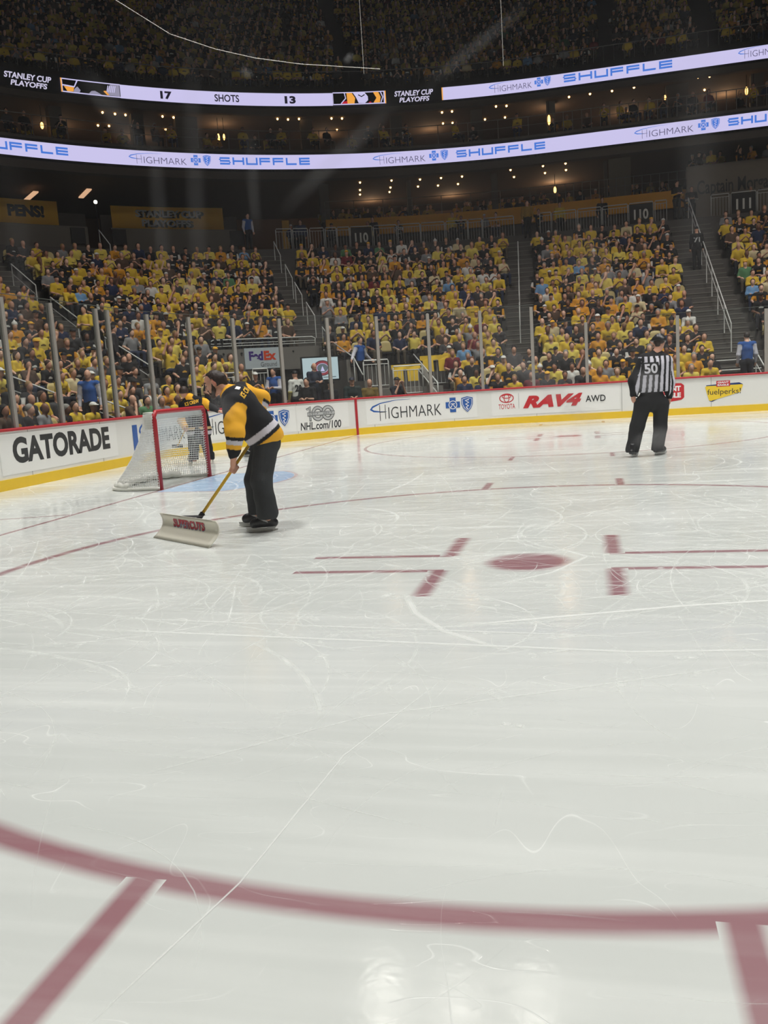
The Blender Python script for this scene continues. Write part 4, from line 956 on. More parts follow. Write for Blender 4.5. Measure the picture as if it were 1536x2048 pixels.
# ------------------------------------------------------------------ organic shapes: blended rounded limbs meshed as one surface
def V3(*a): return np.array(a, dtype=np.float32)
def cone(a, b, ra, rb, lab=0, sq=None, k=None):
    """rounded limb from a to b; sq=(direction, factor>1) flattens it along a direction"""
    return (np.array(a, np.float32), np.array(b, np.float32), ra, rb, lab, sq, k)
def ball(c, r, lab=0, sc=None):
    """ellipsoid: sc=(axis vectors*scale) as 3x3 rows unit axes with radii r tuple"""
    return ('e', np.array(c, np.float32), r, lab, sc)
def prim_dist(p, P):
    if isinstance(p[0], str):
        _, c, r, lab, ax = p; q = P-c
        if ax is not None: q = q@np.array(ax, np.float32).T
        r = np.array(r if hasattr(r, '__len__') else (r, r, r), np.float32)
        k0 = np.linalg.norm(q/r, axis=-1); k1 = np.linalg.norm(q/(r*r), axis=-1)+1e-9
        return np.where(k0 < 1e-3, -r.min(), k0*(k0-1)/k1)
    a, b, ra, rb, lab, sq, kk = p; q = P-a; d = b-a
    if sq is not None:
        n = np.array(sq[0], np.float32); n /= np.linalg.norm(n); q = q+np.outer((q@n)*(sq[1]-1), n).reshape(q.shape) if q.ndim == 2 else q+((q@n)*(sq[1]-1))[..., None]*n
        d = d+n*(d@n)*(sq[1]-1)
    L = max(1e-9, float(d@d)); t = np.clip((q@d)/L, 0, 1)
    return np.linalg.norm(q-t[..., None]*d, axis=-1)-(ra+(rb-ra)*t)
def prim_bounds(p):
    if isinstance(p[0], str): r = max(p[2]) if hasattr(p[2], '__len__') else p[2]; return p[1]-r, p[1]+r
    r = max(p[2], p[3]); return np.minimum(p[0], p[1])-r, np.maximum(p[0], p[1])+r
def organic(prims, h, blend=.03, wrinkle=0.0, wf=40.0, cut=None):
    """returns verts, quads, label of the nearest limb for each vert"""
    lo = np.min([prim_bounds(p)[0] for p in prims], 0)-3*h; hi = np.max([prim_bounds(p)[1] for p in prims], 0)+3*h
    n = np.ceil((hi-lo)/h).astype(int)+1
    ax = [lo[i]+h*np.arange(n[i], dtype=np.float32) for i in range(3)]
    F = np.full(tuple(n), 0.2, np.float32)
    for p in prims:
        b0, b1 = prim_bounds(p); m_ = blend+2*h
        i0 = np.maximum(0, np.floor((b0-m_-lo)/h).astype(int)); i1 = np.minimum(n, np.ceil((b1+m_-lo)/h).astype(int)+1)
        G_ = np.stack(np.meshgrid(*[ax[i][i0[i]:i1[i]] for i in range(3)], indexing='ij'), -1).astype(np.float32)
        d = prim_dist(p, G_); S_ = F[i0[0]:i1[0], i0[1]:i1[1], i0[2]:i1[2]]
        hh_ = np.maximum(blend-np.abs(d-S_), 0)/blend
        F[i0[0]:i1[0], i0[1]:i1[1], i0[2]:i1[2]] = np.minimum(d, S_)-hh_*hh_*blend*.25
    if wrinkle or cut is not None:
        X, Y, Z = np.meshgrid(*ax, indexing='ij')
        if wrinkle: F += wrinkle*(np.sin(wf*X+3*np.sin(wf*.4*Z))*np.sin(wf*.7*Z+2*np.sin(wf*.3*X+1))*np.cos(wf*.8*Y+1)).astype(np.float32)
        if cut is not None: F = np.maximum(F, cut(X, Y, Z).astype(np.float32))
    I = F < 0
    c = [I[i:n[0]-1+i, j:n[1]-1+j, k:n[2]-1+k] for i in (0, 1) for j in (0, 1) for k in (0, 1)]
    act = np.zeros_like(c[0]); al = np.ones_like(c[0])
    for q in c: act |= q; al &= q
    act &= ~al; idx = np.argwhere(act); num = -np.ones(act.shape, np.int64); num[act] = np.arange(len(idx))
    ps = np.zeros((len(idx), 3)); ct = np.zeros(len(idx))
    offs = [(i, j, k) for i in (0, 1) for j in (0, 1) for k in (0, 1)]
    fv = {o: F[idx[:, 0]+o[0], idx[:, 1]+o[1], idx[:, 2]+o[2]] for o in offs}
    for o in offs:
        for a in range(3):
            if o[a]: continue
            o2 = list(o); o2[a] = 1; o2 = tuple(o2); f0, f1 = fv[o], fv[o2]; cr_ = (f0 < 0) != (f1 < 0)
            t = np.where(cr_, f0/np.where(cr_, f0-f1, 1), 0); e = np.array(o, float)[None]+np.zeros((len(idx), 3)); e[:, a] += t
            ps[cr_] += e[cr_]; ct[cr_] += 1
    ps /= ct[:, None]; V = lo+(idx+ps)*h
    Q = []
    for a in range(3):
        b, c_ = (a+1) % 3, (a+2) % 3
        s0 = [slice(1, n[i]-1) for i in range(3)]; s0[a] = slice(0, n[a]-1); s1 = list(s0); s1[a] = slice(1, n[a])
        A0, A1 = I[tuple(s0)], I[tuple(s1)]; e = np.argwhere(A0 != A1); 
        if not len(e): continue
        fl = A0[tuple(e.T)]; g = e.copy()
        for i in range(3):
            if i != a: g[:, i] += 1
        def cell(db, dc):
            q = g.copy(); q[:, b] += db; q[:, c_] += dc; return num[tuple(q.T)]
        q = np.stack([cell(-1, -1), cell(0, -1), cell(0, 0), cell(-1, 0)], 1); q[~fl] = q[~fl][:, ::-1]; Q.append(q)
    Q = np.concatenate(Q); Q = Q[(Q >= 0).all(1)]
    D = np.stack([prim_dist(p, V.astype(np.float32)) for p in prims], 1)
    lab = np.array([p[3] if isinstance(p[0], str) else p[4] for p in prims])[D.argmin(1)]
    return V, Q, lab
def mesh_fast(name, V, Q, mats, mi=None, smooth=True, col=None):
    me = bpy.data.meshes.new(name); nv, nf = len(V), len(Q); k = Q.shape[1]
    me.vertices.add(nv); me.vertices.foreach_set('co', np.asarray(V, np.float32).ravel())
    me.loops.add(nf*k); me.loops.foreach_set('vertex_index', np.asarray(Q, np.int32).ravel())
    me.polygons.add(nf); me.polygons.foreach_set('loop_start', np.arange(0, nf*k, k, dtype=np.int32)); me.polygons.foreach_set('loop_total', np.full(nf, k, np.int32))
    for m in mats: me.materials.append(m)
    if mi is not None: me.polygons.foreach_set('material_index', np.asarray(mi, np.int32))
    if smooth: me.polygons.foreach_set('use_smooth', np.ones(nf, bool))
    if col is not None:
        a = me.attributes.new('Col', 'FLOAT_COLOR', 'POINT'); c = np.ones((nv, 4), np.float32); c[:, :3] = col; a.data.foreach_set('color', c.ravel())
    me.update(); me.validate(); return me

# ------------------------------------------------------------------ people in the seats
SHIRTS = {'yellow': (214, 180, 52), 'gold': (214, 148, 38), 'pale yellow': (222, 200, 92), 'black': (30, 29, 31), 'dark grey': (62, 60, 62), 'white': (214, 212, 206), 'grey': (132, 132, 134), 'navy': (34, 44, 74), 'light blue': (110, 150, 190), 'maroon': (110, 30, 40), 'green': (84, 130, 90), 'brown': (84, 64, 50), 'cream': (206, 190, 150)}
SKINS = [(214, 164, 138), (200, 148, 122), (224, 180, 156), (170, 118, 92), (120, 80, 60)]
HAIRS = {'brown': (66, 46, 34), 'dark': (30, 25, 23), 'blond': (150, 118, 76), 'grey': (140, 136, 130), 'reddish': (110, 62, 38)}
PANTS = [(30, 32, 42), (44, 54, 78), (24, 24, 26), (90, 80, 66)]
MSH = {k: mat('shirt_'+k.replace(' ', '_'), v, .9) for k, v in SHIRTS.items()}
MSK = [mat('skin_tone', v, .6) if i == 0 else mat('skin_tone_%s' % 'abcde'[i], v, .6) for i, v in enumerate(SKINS)]
MHA = {k: mat('hair_'+k, v, .8) for k, v in HAIRS.items()}
MPA = [mat('trousers_%s' % 'abcd'[i], v, .9) for i, v in enumerate(PANTS)]
MCAP = {'black': mat('cap_black', (26, 26, 28), .8), 'white': mat('cap_white', (222, 220, 214), .8), 'gold': mat('cap_gold', (234, 176, 50), .8)}
# the figure faces -y, sits with its hips at the origin's seat height 0.46
def seated(pose, slim=0):
    P = []; w = .172-.018*slim; ly = {'lean': -.16, 'lean2': -.22}.get(pose, -.02)
    sh = V3(0, ly+.02, .98); 
    P.append(cone((0, .02, .54), (0, ly*.6+.0, .80), .145-.02*slim, .15-.02*slim, 0, ((0, 1, 0), 1.25)))
    for s in (-1, 1):
        P.append(cone((s*.05, .01, .56), (s*.09, ly+.02, .90), .12, .12, 0, ((0, 1, 0), 1.15)))
        P.append(cone((s*.10, ly+.03, .93), (s*w, ly+.03, .94), .085, .078, 0))
        P.append(cone((s*.09, 0, .50), (s*.12, -.42, .50), .095, .07, 2)); P.append(cone((s*.12, -.43, .48), (s*.12, -.40, .10), .065, .05, 2))
        P.append(cone((s*.12, -.38, .05), (s*.13, -.55, .04), .045, .04, 4))
    nk = V3(0, ly+.0, 1.0); hd = V3(0, ly-.03, 1.17)
    P.append(cone(nk-V3(0, -.01, .06), hd-V3(0, 0, .04), .06, .055, 1))
    P.append(ball(hd, (.078, .095, .112), 1)); P.append(ball(hd+V3(0, -.085, -.02), (.016, .022, .025), 1)); P.append(ball(hd+V3(0, -.03, -.07), (.055, .06, .05), 1))
    def arm(s, el, ha, bare=1):
        so = V3(s*w, ly+.03, .93); el = V3(*el); ha = V3(*ha); md = so+(el-so)*.72
        P.append(cone(so, md, .064, .060, 0)); P.append(cone(md, el, .048, .042, 1 if bare else 0)); P.append(cone(el, ha, .042, .032, 1 if bare else 0)); P.append(cone(ha, ha+(ha-el)/np.linalg.norm(ha-el)*.07, .036, .026, 1))
    if pose in ('lap', 'lean'):
        for s in (-1, 1): arm(s, (s*.26, ly-.02, .68), (s*.10, -.26, .60))
    elif pose == 'cross':
        arm(-1, (-.25, ly-.04, .70), (.08, ly-.20, .74), 0); arm(1, (.25, ly-.04, .69), (-.08, ly-.22, .70), 0)
    elif pose == 'chin':
        arm(-1, (-.2, ly-.22, .70), (-.05, ly-.14, 1.02)); arm(1, (.26, ly-.04, .68), (.05, -.26, .62))
    elif pose == 'phone':
        for s in (-1, 1): arm(s, (s*.22, ly-.10, .70), (s*.05, ly-.28, .84))
    elif pose == 'lean2':
        for s in (-1, 1): arm(s, (s*.22, -.34, .58), (s*.06, -.46, .62))
    elif pose == 'up':
        arm(-1, (-.30, ly-.10, 1.02), (-.20, ly-.14, 1.28)); arm(1, (.26, ly-.04, .70), (.10, -.26, .62))
    elif pose == 'wide':
        arm(-1, (-.30, ly+.05, .74), (-.30, ly-.18, .64)); arm(1, (.30, ly+.02, .72), (.24, ly-.22, .62))
    return P, hd
def hair_prims(kind, hd):
    if kind == 'short': return [ball(hd+V3(0, .018, .028), (.088, .098, .105), 3)], lambda X, Y, Z: np.maximum(-(Y-hd[1])*.55-(Z-hd[2])-.0+(-.01), -(Z-hd[2])-.075)
    if kind == 'bald': return [ball(hd+V3(0, .03, -.01), (.085, .085, .08), 3)], lambda X, Y, Z: np.maximum(-(Y-hd[1])*.9+.03, (Z-hd[2])-.045)
    if kind == 'long': return [ball(hd+V3(0, .02, .02), (.094, .104, .112), 3), cone(hd+V3(-.06, .03, -.03), hd+V3(-.085, .03, -.22), .045, .035, 3), cone(hd+V3(.06, .03, -.03), hd+V3(.085, .03, -.22), .045, .035, 3), cone(hd+V3(0, .06, -.04), hd+V3(0, .07, -.25), .06, .05, 3)], lambda X, Y, Z: np.minimum(np.maximum(-(Y-hd[1])-.03, np.abs(X)-.062), -(Z-hd[2])*.8-(Y-hd[1])-.0)*1.0
    if kind == 'cap': return [ball(hd+V3(0, .01, .04), (.09, .105, .085), 3), cone(hd+V3(-.03, -.09, .045), hd+V3(.03, -.09, .045), .045, .045, 3, ((0, 0, 1), 3.2)), cone(hd+V3(-.02, -.12, .04), hd+V3(.02, -.12, .04), .04, .04, 3, ((0, 0, 1), 3.5))], lambda X, Y, Z: -(Z-hd[2])+.022
    if kind == 'beanie': return [ball(hd+V3(0, .01, .045), (.095, .108, .1), 3), ball(hd+V3(0, .01, .16), (.03, .03, .03), 3)], lambda X, Y, Z: -(Z-hd[2])+.01
POSES = ['lap', 'cross', 'chin', 'phone', 'lean', 'lean2', 'up', 'wide']; HK = ['short', 'long', 'cap', 'bald', 'beanie']
def proto(h, hh):
    out = {}
    for p in POSES:
        P, hd = seated(p, 1 if p in ('phone', 'chin') else 0); V, Q, L = organic(P, h, .03)
        fl = L[Q]; mi = np.array([np.bincount(r, minlength=5).argmax() for r in fl])
        cen = V[Q].mean(1); nrm = np.cross(V[Q[:, 1]]-V[Q[:, 0]], V[Q[:, 2]]-V[Q[:, 0]])
        out[p] = (V, Q, mi, hd, cen, nrm)
    hs = {}
    for k in HK:
        hd0 = V3(0, 0, 0); P, cut = hair_prims(k, hd0); V, Q, _ = organic(P, hh, .02, cut=cut); hs[k] = (V, Q)
    return out, hs
PRINTS = ('dark', 'gold', 'white', 'none')
HI, HIH = proto(.021, .013)
M_PR = {'dark': mat('print_dark', (110, 92, 40), .9), 'gold': mat('print_gold', (222, 166, 50), .9), 'white': mat('print_white', (206, 206, 200), .9)}
def shirt_zones(data):
    """material index with print zones: 5 chest print, 6 shoulder and sleeve trim"""
    V, Q, mi, hd, cen, nrm = data; mi = mi.copy(); ly = hd[1]+.03
    ch = (mi == 0) & (nrm[:, 1] < 0) & (np.abs(cen[:, 0]) < .075) & (cen[:, 2] > .765) & (cen[:, 2] < .825) & ((np.abs(cen[:, 0]) < .045) | (cen[:, 2] < .80))
    mi[ch] = 5
    tr = (mi == 0) & (np.abs(cen[:, 0]) > .165) & (cen[:, 2] < .885) | ((mi == 0) & (cen[:, 2] < .60))
    mi[tr] = 6; return mi
BODY_ME = {}
SLOT0 = [MSH['yellow'], MSK[0], MPA[0], MHA['brown'], M_BLACK, M_PR['dark'], MSH['yellow']]
for p in POSES:
    d = HI[p]; BODY_ME[p] = mesh_fast('spectator_'+p, d[0], d[1], SLOT0, shirt_zones(d))
HAIR_ME = {}
for k in HK:
    for p in POSES:
        hd = HI[p][3]; HAIR_ME[k, p] = mesh_fast('hair_'+k, HIH[k][0]+hd, HIH[k][1], [MHA['brown']], np.zeros(len(HIH[k][1])))
HCOL = {'short': 'short %s hair', 'long': 'long %s hair', 'cap': '%s cap', 'bald': 'thinning %s hair', 'beanie': '%s knit hat'}

def outfit(r, s, d):
    q = r.random(); ye = .38 if s > 5 else .34
    if q < ye: sh = 'yellow' if q < ye*.78 else 'pale yellow'; pr = r.choice(['dark', 'dark', 'none']); tr = sh
    elif q < ye+.06: sh, pr, tr = 'gold', 'dark', 'gold'
    elif q < ye+.34: sh, pr, tr = 'black', r.choice(['gold', 'white', 'gold']), r.choice(['gold', 'black', 'white', 'gold'])
    else:
        sh = r.choice(['dark grey', 'white', 'grey', 'navy', 'brown', 'cream', 'black', 'dark grey', 'black', 'navy', 'dark grey', 'brown', 'black'] if r.random() < .86 else ['light blue', 'maroon', 'green', 'grey']); pr, tr = 'none', sh
    k = r.choices(HK, [44, 24, 20, 9, 3])[0]
    hc = r.choice(['black', 'black', 'white', 'gold']) if k in ('cap', 'beanie') else r.choices(list(HAIRS), [40, 30, 14, 12, 4])[0]
    return dict(sh=sh, pr=pr, tr=tr, k=k, hc=hc, sk=r.choices(range(5), [30, 30, 24, 10, 6])[0], pa=r.randrange(4), pose=r.choices(POSES, [30, 10, 8, 12, 16, 10, 4, 10])[0])
def mats_of(o):
    s = MSH[o['sh']]; return [s, MSK[o['sk']], MPA[o['pa']], MHA['brown'], M_BLACK, M_PR.get(o['pr'], s), MSH[o['tr']]]
def hair_mat(o): return MCAP[o['hc']] if o['k'] in ('cap', 'beanie') else MHA[o['hc']]

# every seat position in the lower bowl
SEATS = []; r1 = random.Random(11)
def visible(p, margin=40):
    v = np.array(p)-CAM; z = v@FW
    if z < .5: return None
    x = 768+F_PX*(v@RT)/z; y = 1024-F_PX*(v@UP)/z
    return (x, y, z) if -margin < x < 1536+margin and -margin < y < 2048 else None
edges = sorted([c for c, *_ in AISLES])
SECN = ['far left block', 'left corner block', 'block over portal', 'middle block', 'broad right block', 'far right block', 'outermost block']
for k in range(ROWS-2):
    d = D_[k]+.34; z = Z_[k]; s = -8.0; segs = {}
    while s < 27.5:
        f = RR/(RR+d) if 0 <= s < LC else 1; step = .53*f
        ok = not in_aisle(s, d)
        if NOTCH[0]-.12*1 < s < NOTCH[1]+.1 and k < kn: ok = False
        if NOTCH[1] < s < 10.98 and k < kp: ok = False
        if 5.2 < s < 6.7 and k < 2: ok = False
        if k < 3 and 4.0 < s < 6.7 and k < 1: ok = False
        if ok and visible(pt(s, d, z+1.0)):
            sec = sum(1 for e in edges if s > e); SEATS.append([s, d, z, k, sec])
        s += step
cnt = {}
for q in SEATS:
    key = (q[3], q[4]); cnt[key] = cnt.get(key, 0)+1; q.append(cnt[key])
ORD = ['front', 'second', 'third', 'fourth', 'fifth', 'sixth', 'seventh', 'eighth', 'ninth', 'tenth', 'eleventh', 'twelfth', 'thirteenth', 'fourteenth', 'fifteenth', 'sixteenth', 'seventeenth', 'eighteenth', 'nineteenth', 'top']
def nth(n):
    w = ['', 'first', 'second', 'third', 'fourth', 'fifth', 'sixth', 'seventh', 'eighth', 'ninth', 'tenth', 'eleventh', 'twelfth', 'thirteenth', 'fourteenth', 'fifteenth', 'sixteenth', 'seventeenth', 'eighteenth', 'nineteenth', 'twentieth']
    if n <= 20: return w[n]
    return ('twenty-' if n < 30 else 'thirty-')+w[n % 10] if n % 10 else 'thirtieth'
SEATS.sort(key=lambda q: (Vector(CAM)-pt(q[0], q[1], q[2])).length)
M_SEATB = mat('seat_tan', (196, 176, 118), .5); M_SEATP = mat('seat_black', (26, 26, 28), .6)
def seat_meshes():
    a = MB(); W_ = .235   # curved back shell
    for j, y in ((0, .0), (1, .03)): pass
    prof = []
    n = 8; V = []
    for lay in (0, .025):
        for j in range(6):
            z = .50+.40*j/5; ww = W_*(1-.04*j) if j < 4 else W_*(.86 if j == 4 else .62)
            for i in range(n+1):
                x = -ww+2*ww*i/n; V.append((x, .14+lay+.05*(j/5)-.05*(1-(x/W_)**2)*0-.045*(x/W_)**2, z+(.012 if j == 5 else 0)*(1-(x/ww)**2)*2))
    m_ = 6*(n+1); F_ = []
    for j in range(5):
        for i in range(n):
            q = j*(n+1)+i; F_.append((q, q+1, q+n+2, q+n+1)); F_.append((m_+q, m_+q+n+1, m_+q+n+2, m_+q+1))
    rim = [i for i in range(n+1)]+[j*(n+1)+n for j in range(1, 6)]+[5*(n+1)+i for i in range(n-1, -1, -1)]+[j*(n+1) for j in range(4, 0, -1)]
    for i in range(len(rim)): p, q = rim[i], rim[(i+1) % len(rim)]; F_.append((p, m_+p, m_+q, q))
    a.add(V, F_); back = a
    b = MB(); b.prism([Vector(p) for p in [(-.22, .15, .42), (.22, .15, .42), (.23, -.22, .45), (.18, -.28, .44), (-.18, -.28, .44), (-.23, -.22, .45)]], (0, 0, .045))
    b.box((0, .1, .22), (.05, 0, 0), (0, .08, 0), (0, 0, .42)); b.box((0, .1, .02), (.2, 0, 0), (0, .1, 0), (0, 0, .03)); b.box((-.25, 0, .62), (.03, 0, 0), (0, .34, 0), (0, 0, .03)); b.box((-.25, .12, .5), (.03, 0, 0), (0, .05, 0), (0, 0, .25))
    return back, b
_sb, _sp = seat_meshes()
_t = _sb.build('backrest', M_SEATB, None, True); SEAT_B = _t.data; bpy.data.objects.remove(_t); _t = _sp.build('stadium_seat', M_SEATP); SEAT_P = _t.data; bpy.data.objects.remove(_t)
def facing(s, jit=0): n = normal(s); return math.atan2(n.y, n.x)-PI/2+jit
def put(name, me, loc, rot, scale=1, parent=None):
    o = bpy.data.objects.new(name, me); COL.objects.link(o)
    if parent is None: o.location = loc; o.rotation_euler = (0, 0, rot); o.scale = (scale,)*3
    else: o.parent = parent
    return o
N_IND = 300
occupied = []; rp = random.Random(5); n_sp = n_st = 0; used = set()
far_people = []; far_seats = []
for q in SEATS:
    s, d, z, k, sec, i = q; empty_seat = rp.random() < (.07 if k < 8 else .02)
    o = outfit(rp, s, d); rot = facing(s, rp.gauss(0, .18)); sc = rp.uniform(.93, 1.06)
    where = '%s row, %s from left, %s' % (ORD[k], nth(i), SECN[sec])
    if n_st < N_IND:
        n_st += 1; st = put('stadium_seat', SEAT_P, pt(s, d, z), facing(s)); put('backrest', SEAT_B, None, 0, 1, st)['label'] = 'tan backrest'
        tag(st, ('empty tan seat, ' if empty_seat else 'tan and black seat, ')+where, 'seat', 'stadium seats in the lower bowl')
    else: far_seats.append((s, d, z))
    if empty_seat: continue
    p = pt(s, d-.02, z)
    if n_sp < N_IND:
        n_sp += 1; b = put('spectator', BODY_ME[o['pose']], p, rot, sc)
        for j, m_ in enumerate(mats_of(o)): b.material_slots[j].link = 'OBJECT'; b.material_slots[j].material = m_
        h_ = put({'cap': 'cap', 'beanie': 'knit_hat'}.get(o['k'], 'hair'), HAIR_ME[o['k'], o['pose']], None, 0, 1, b); h_.material_slots[0].link = 'OBJECT'; h_.material_slots[0].material = hair_mat(o)
        tag(b, 'person, %s shirt, %s, %s' % (o['sh'], HCOL[o['k']] % o['hc'], where), 'person', 'spectators in the lower bowl')
        occupied.append((s, d, z, b))
    else: far_people.append((p, rot, sc, o, 1))

# more people: club level, suites, concourse rail and upper bowl
for k in range(UR):
    d = UD0+UD*k+.35; z = UZ0+UH*k; s = -3
    while s < 29:
        f = RR/(RR+d) if 0 <= s < LC else 1
        a5 = (s*1.0) % 5.2
        if rp.random() < .93 and not (a5 < 1.1*f) and visible(pt(s, d, z+1), 10): far_people.append((pt(s, d, z), facing(s, rp.gauss(0, .15)), rp.uniform(.93, 1.05), outfit(rp, 0, d), 2))
        s += .53*f
for (d, z, a, b, den) in [(23.4, 9.6, fs0, fs1, .62), (24.4, 9.85, fs0, fs1, .5), (26.2, 10.1, fs0, fs1, .35), (20.9, 13.15, 0, 29, .5), (22.4, 13.2, 0, 29, .4), (22.2, 10.6, ws0, 28, .6), (24.0, 10.9, ws0, 28, .5), (20.7, 8.42, 9.2, 24, .18), (24, 9.2, 2, 8, .4)]:
    s = a
    while s < b:
        f = RR/(RR+d) if 0 <= s < LC else 1
        if rp.random() < den and visible(pt(s, d, z+1), 10): far_people.append((pt(s, d, z), facing(s, rp.gauss(0, .4)), 1, outfit(rp, 6, d), 2))
        s += .62*f*rp.uniform(.8, 1.3)
MED, MEDH = proto(.038, .03); LOW, LOWH = proto(.062, .05)
def crowd(people):
    allm = []; index = {}
    def mid(m):
        if m.name not in index: index[m.name] = len(allm); allm.append(m)
        return index[m.name]
    Vs, Qs, Ms = [], [], []; base_ = 0; cache = {}
    for p, rot, sc, o, lod in people:
        B, H = (MED, MEDH) if lod == 1 else (LOW, LOWH); key = (lod, o['pose'])
        if key not in cache: cache[key] = shirt_zones(B[o['pose']])
        V, Q, _, hd, _, _ = B[o['pose']]; hv, hq = H[o['k']]; mm = mats_of(o); lut = np.array([mid(m) for m in mm]); hm = mid(hair_mat(o))
        Va = np.concatenate([V, hv+hd])*sc; c, s_ = math.cos(rot), math.sin(rot)
        X = Va[:, 0]*c-Va[:, 1]*s_+p[0]; Y = Va[:, 0]*s_+Va[:, 1]*c+p[1]; Vs.append(np.stack([X, Y, Va[:, 2]+p[2]], 1)); Qs.append(np.concatenate([Q, hq+len(V)])+base_); Ms.append(np.concatenate([lut[cache[key]], np.full(len(hq), hm)])); base_ += len(Va)
    return mesh_fast('spectator_crowd', np.concatenate(Vs), np.concatenate(Qs), allm, np.concatenate(Ms))
me = crowd(far_people); o = bpy.data.objects.new('spectator_crowd', me); COL.objects.link(o)
tag(o, 'distant crowd of seated spectators, mostly in yellow, filling the upper rows and levels', 'crowd', None, 'stuff')
def merge_seats(lst, name, meshes):
    Vs, Fs, Ms = [], [], []; b = 0
    geo = [(np.array([v.co for v in m_.vertices]), [tuple(p.vertices) for p in m_.polygons]) for m_ in meshes]
    for s, d, z in lst:
        rot = facing(s); p = pt(s, d, z); c, sn = math.cos(rot), math.sin(rot)
        for gi, (V, F_) in enumerate(geo):
            X = V[:, 0]*c-V[:, 1]*sn+p.x; Y = V[:, 0]*sn+V[:, 1]*c+p.y; Vs.append(np.stack([X, Y, V[:, 2]+p.z], 1)); Fs += [tuple(b+i for i in f) for f in F_]; Ms += [gi]*len(F_); b += len(V)
    return mesh_np(name, np.concatenate(Vs), Fs, [M_SEATB, M_SEATP], Ms)
tag(merge_seats(far_seats, 'stadium_seats', [SEAT_B, SEAT_P]), 'more tan and black seats in the upper rows of the lower bowl', 'seats', None, 'stuff')
print('PEOPLE', n_sp, len(far_people), 'SEATS', n_st, len(far_seats), 'crowd quads', len(me.polygons))

# ------------------------------------------------------------------ the people on the ice
FAB = attr_mat('jersey_fabric', .85); FAB2 = attr_mat('trouser_cloth', .8); SKM = attr_mat('skin_surface', .55, .4); SHINE = attr_mat('skate_leather', .35, .5)
cY, cK, cW, cS, cH = lin((240, 176, 44)), lin((22, 22, 26)), lin((206, 202, 210)), lin((205, 152, 128)), lin((44, 30, 24))
def part(name, prims, h, parent, material, colf, blend=.03, wrinkle=0, wf=40, cut=None, label=None):
    V, Q, L = organic(prims, h, blend, wrinkle, wf, cut)
    me = mesh_fast(name, V-np.array(parent.location if parent else (0, 0, 0)), Q, [material], None, True, colf(V, L))
    o = bpy.data.objects.new(name, me); COL.objects.link(o)
    if parent: o.parent = parent
    if label: o['label'] = label
    return o
def person_root(loc, label, name='person'):
    return empty(name, loc, label, 'person')
def solid(c): return lambda V, L: np.tile(np.array(c), (len(V), 1))
def lerp(a, b, t): return tuple(a[i]+(b[i]-a[i])*t for i in range(3))
def Wn(px, py, D): return np.array(W(px, py, D), np.float32)
rt, up_, fw_ = RT.astype(np.float32), np.array([0, 0, 1], np.float32), FW.astype(np.float32)
def skate(name, heel, toe, parent, h=.008, col=cK):
    """boot, holder and blade from heel to toe (points on the ice)"""
    heel, toe = np.array(heel, np.float32), np.array(toe, np.float32); d = (toe-heel); L = np.linalg.norm(d); d /= L; z = V3(0, 0, 1); sd = np.cross(d, z)
    b = heel+z*.085
    P = [cone(b+d*.06+z*.02, b+d*.07+z*.10, .045, .048, 0), cone(b+d*.03+z*.0, b+d*(L-.07), .042, .046, 0), cone(b+d*.08+z*.07, b+d*(L-.1)+z*.02, .045, .04, 0), cone(b+d*.1+z*.10, b+d*.12+z*.03, .035, .03, 1)]
    def cf(V, Lb):
        C = np.tile(np.array(col), (len(V), 1)); q = (V-b)@d; zz = V[:, 2]-b[2]; s_ = np.abs((V-b)@sd)
        lace = (q > .1) & (q < L-.08) & (s_ < .028) & (zz > .04) & (np.sin(q*220) > 0); C[lace] = lin((150, 150, 150)); st = (np.abs(zz-.03-(q-.12)*.5) < .008) & (s_ > .02) & (q > .1) & (q < .22); C[st] = lin((190, 190, 190)); return C
    o = part(name, P, h, parent, SHINE, cf, .03)
    a = MB(); po = Vector(parent.location)
    def Pq(q, zz, s_=0): return Vector(heel+d*q+z*zz+sd*s_)-po
    for s_ in (-.012,):
        a.prism([Pq(.0, .055, s_), Pq(.03, .02, s_), Pq(L, .02, s_), Pq(L+.01, .055, s_), Pq(L*.8, .055, s_), Pq(L*.68, .035, s_), Pq(L*.36, .035, s_), Pq(L*.3, .055, s_)], Vector(sd*.024))
    me = a.build('holder', mat('holder_white', (214, 214, 212), .4)); me.parent = o; 
    a = MB(); a.prism([Pq(-.005, .02, -.002), Pq(.0, .005, -.002), Pq(.04, .0005, -.002), Pq(L-.04, .0005, -.002), Pq(L+.01, .012, -.002), Pq(L+.012, .02, -.002)], Vector(sd*.004)); me = a.build('blade', M_STEEL); me.parent = o
    return o
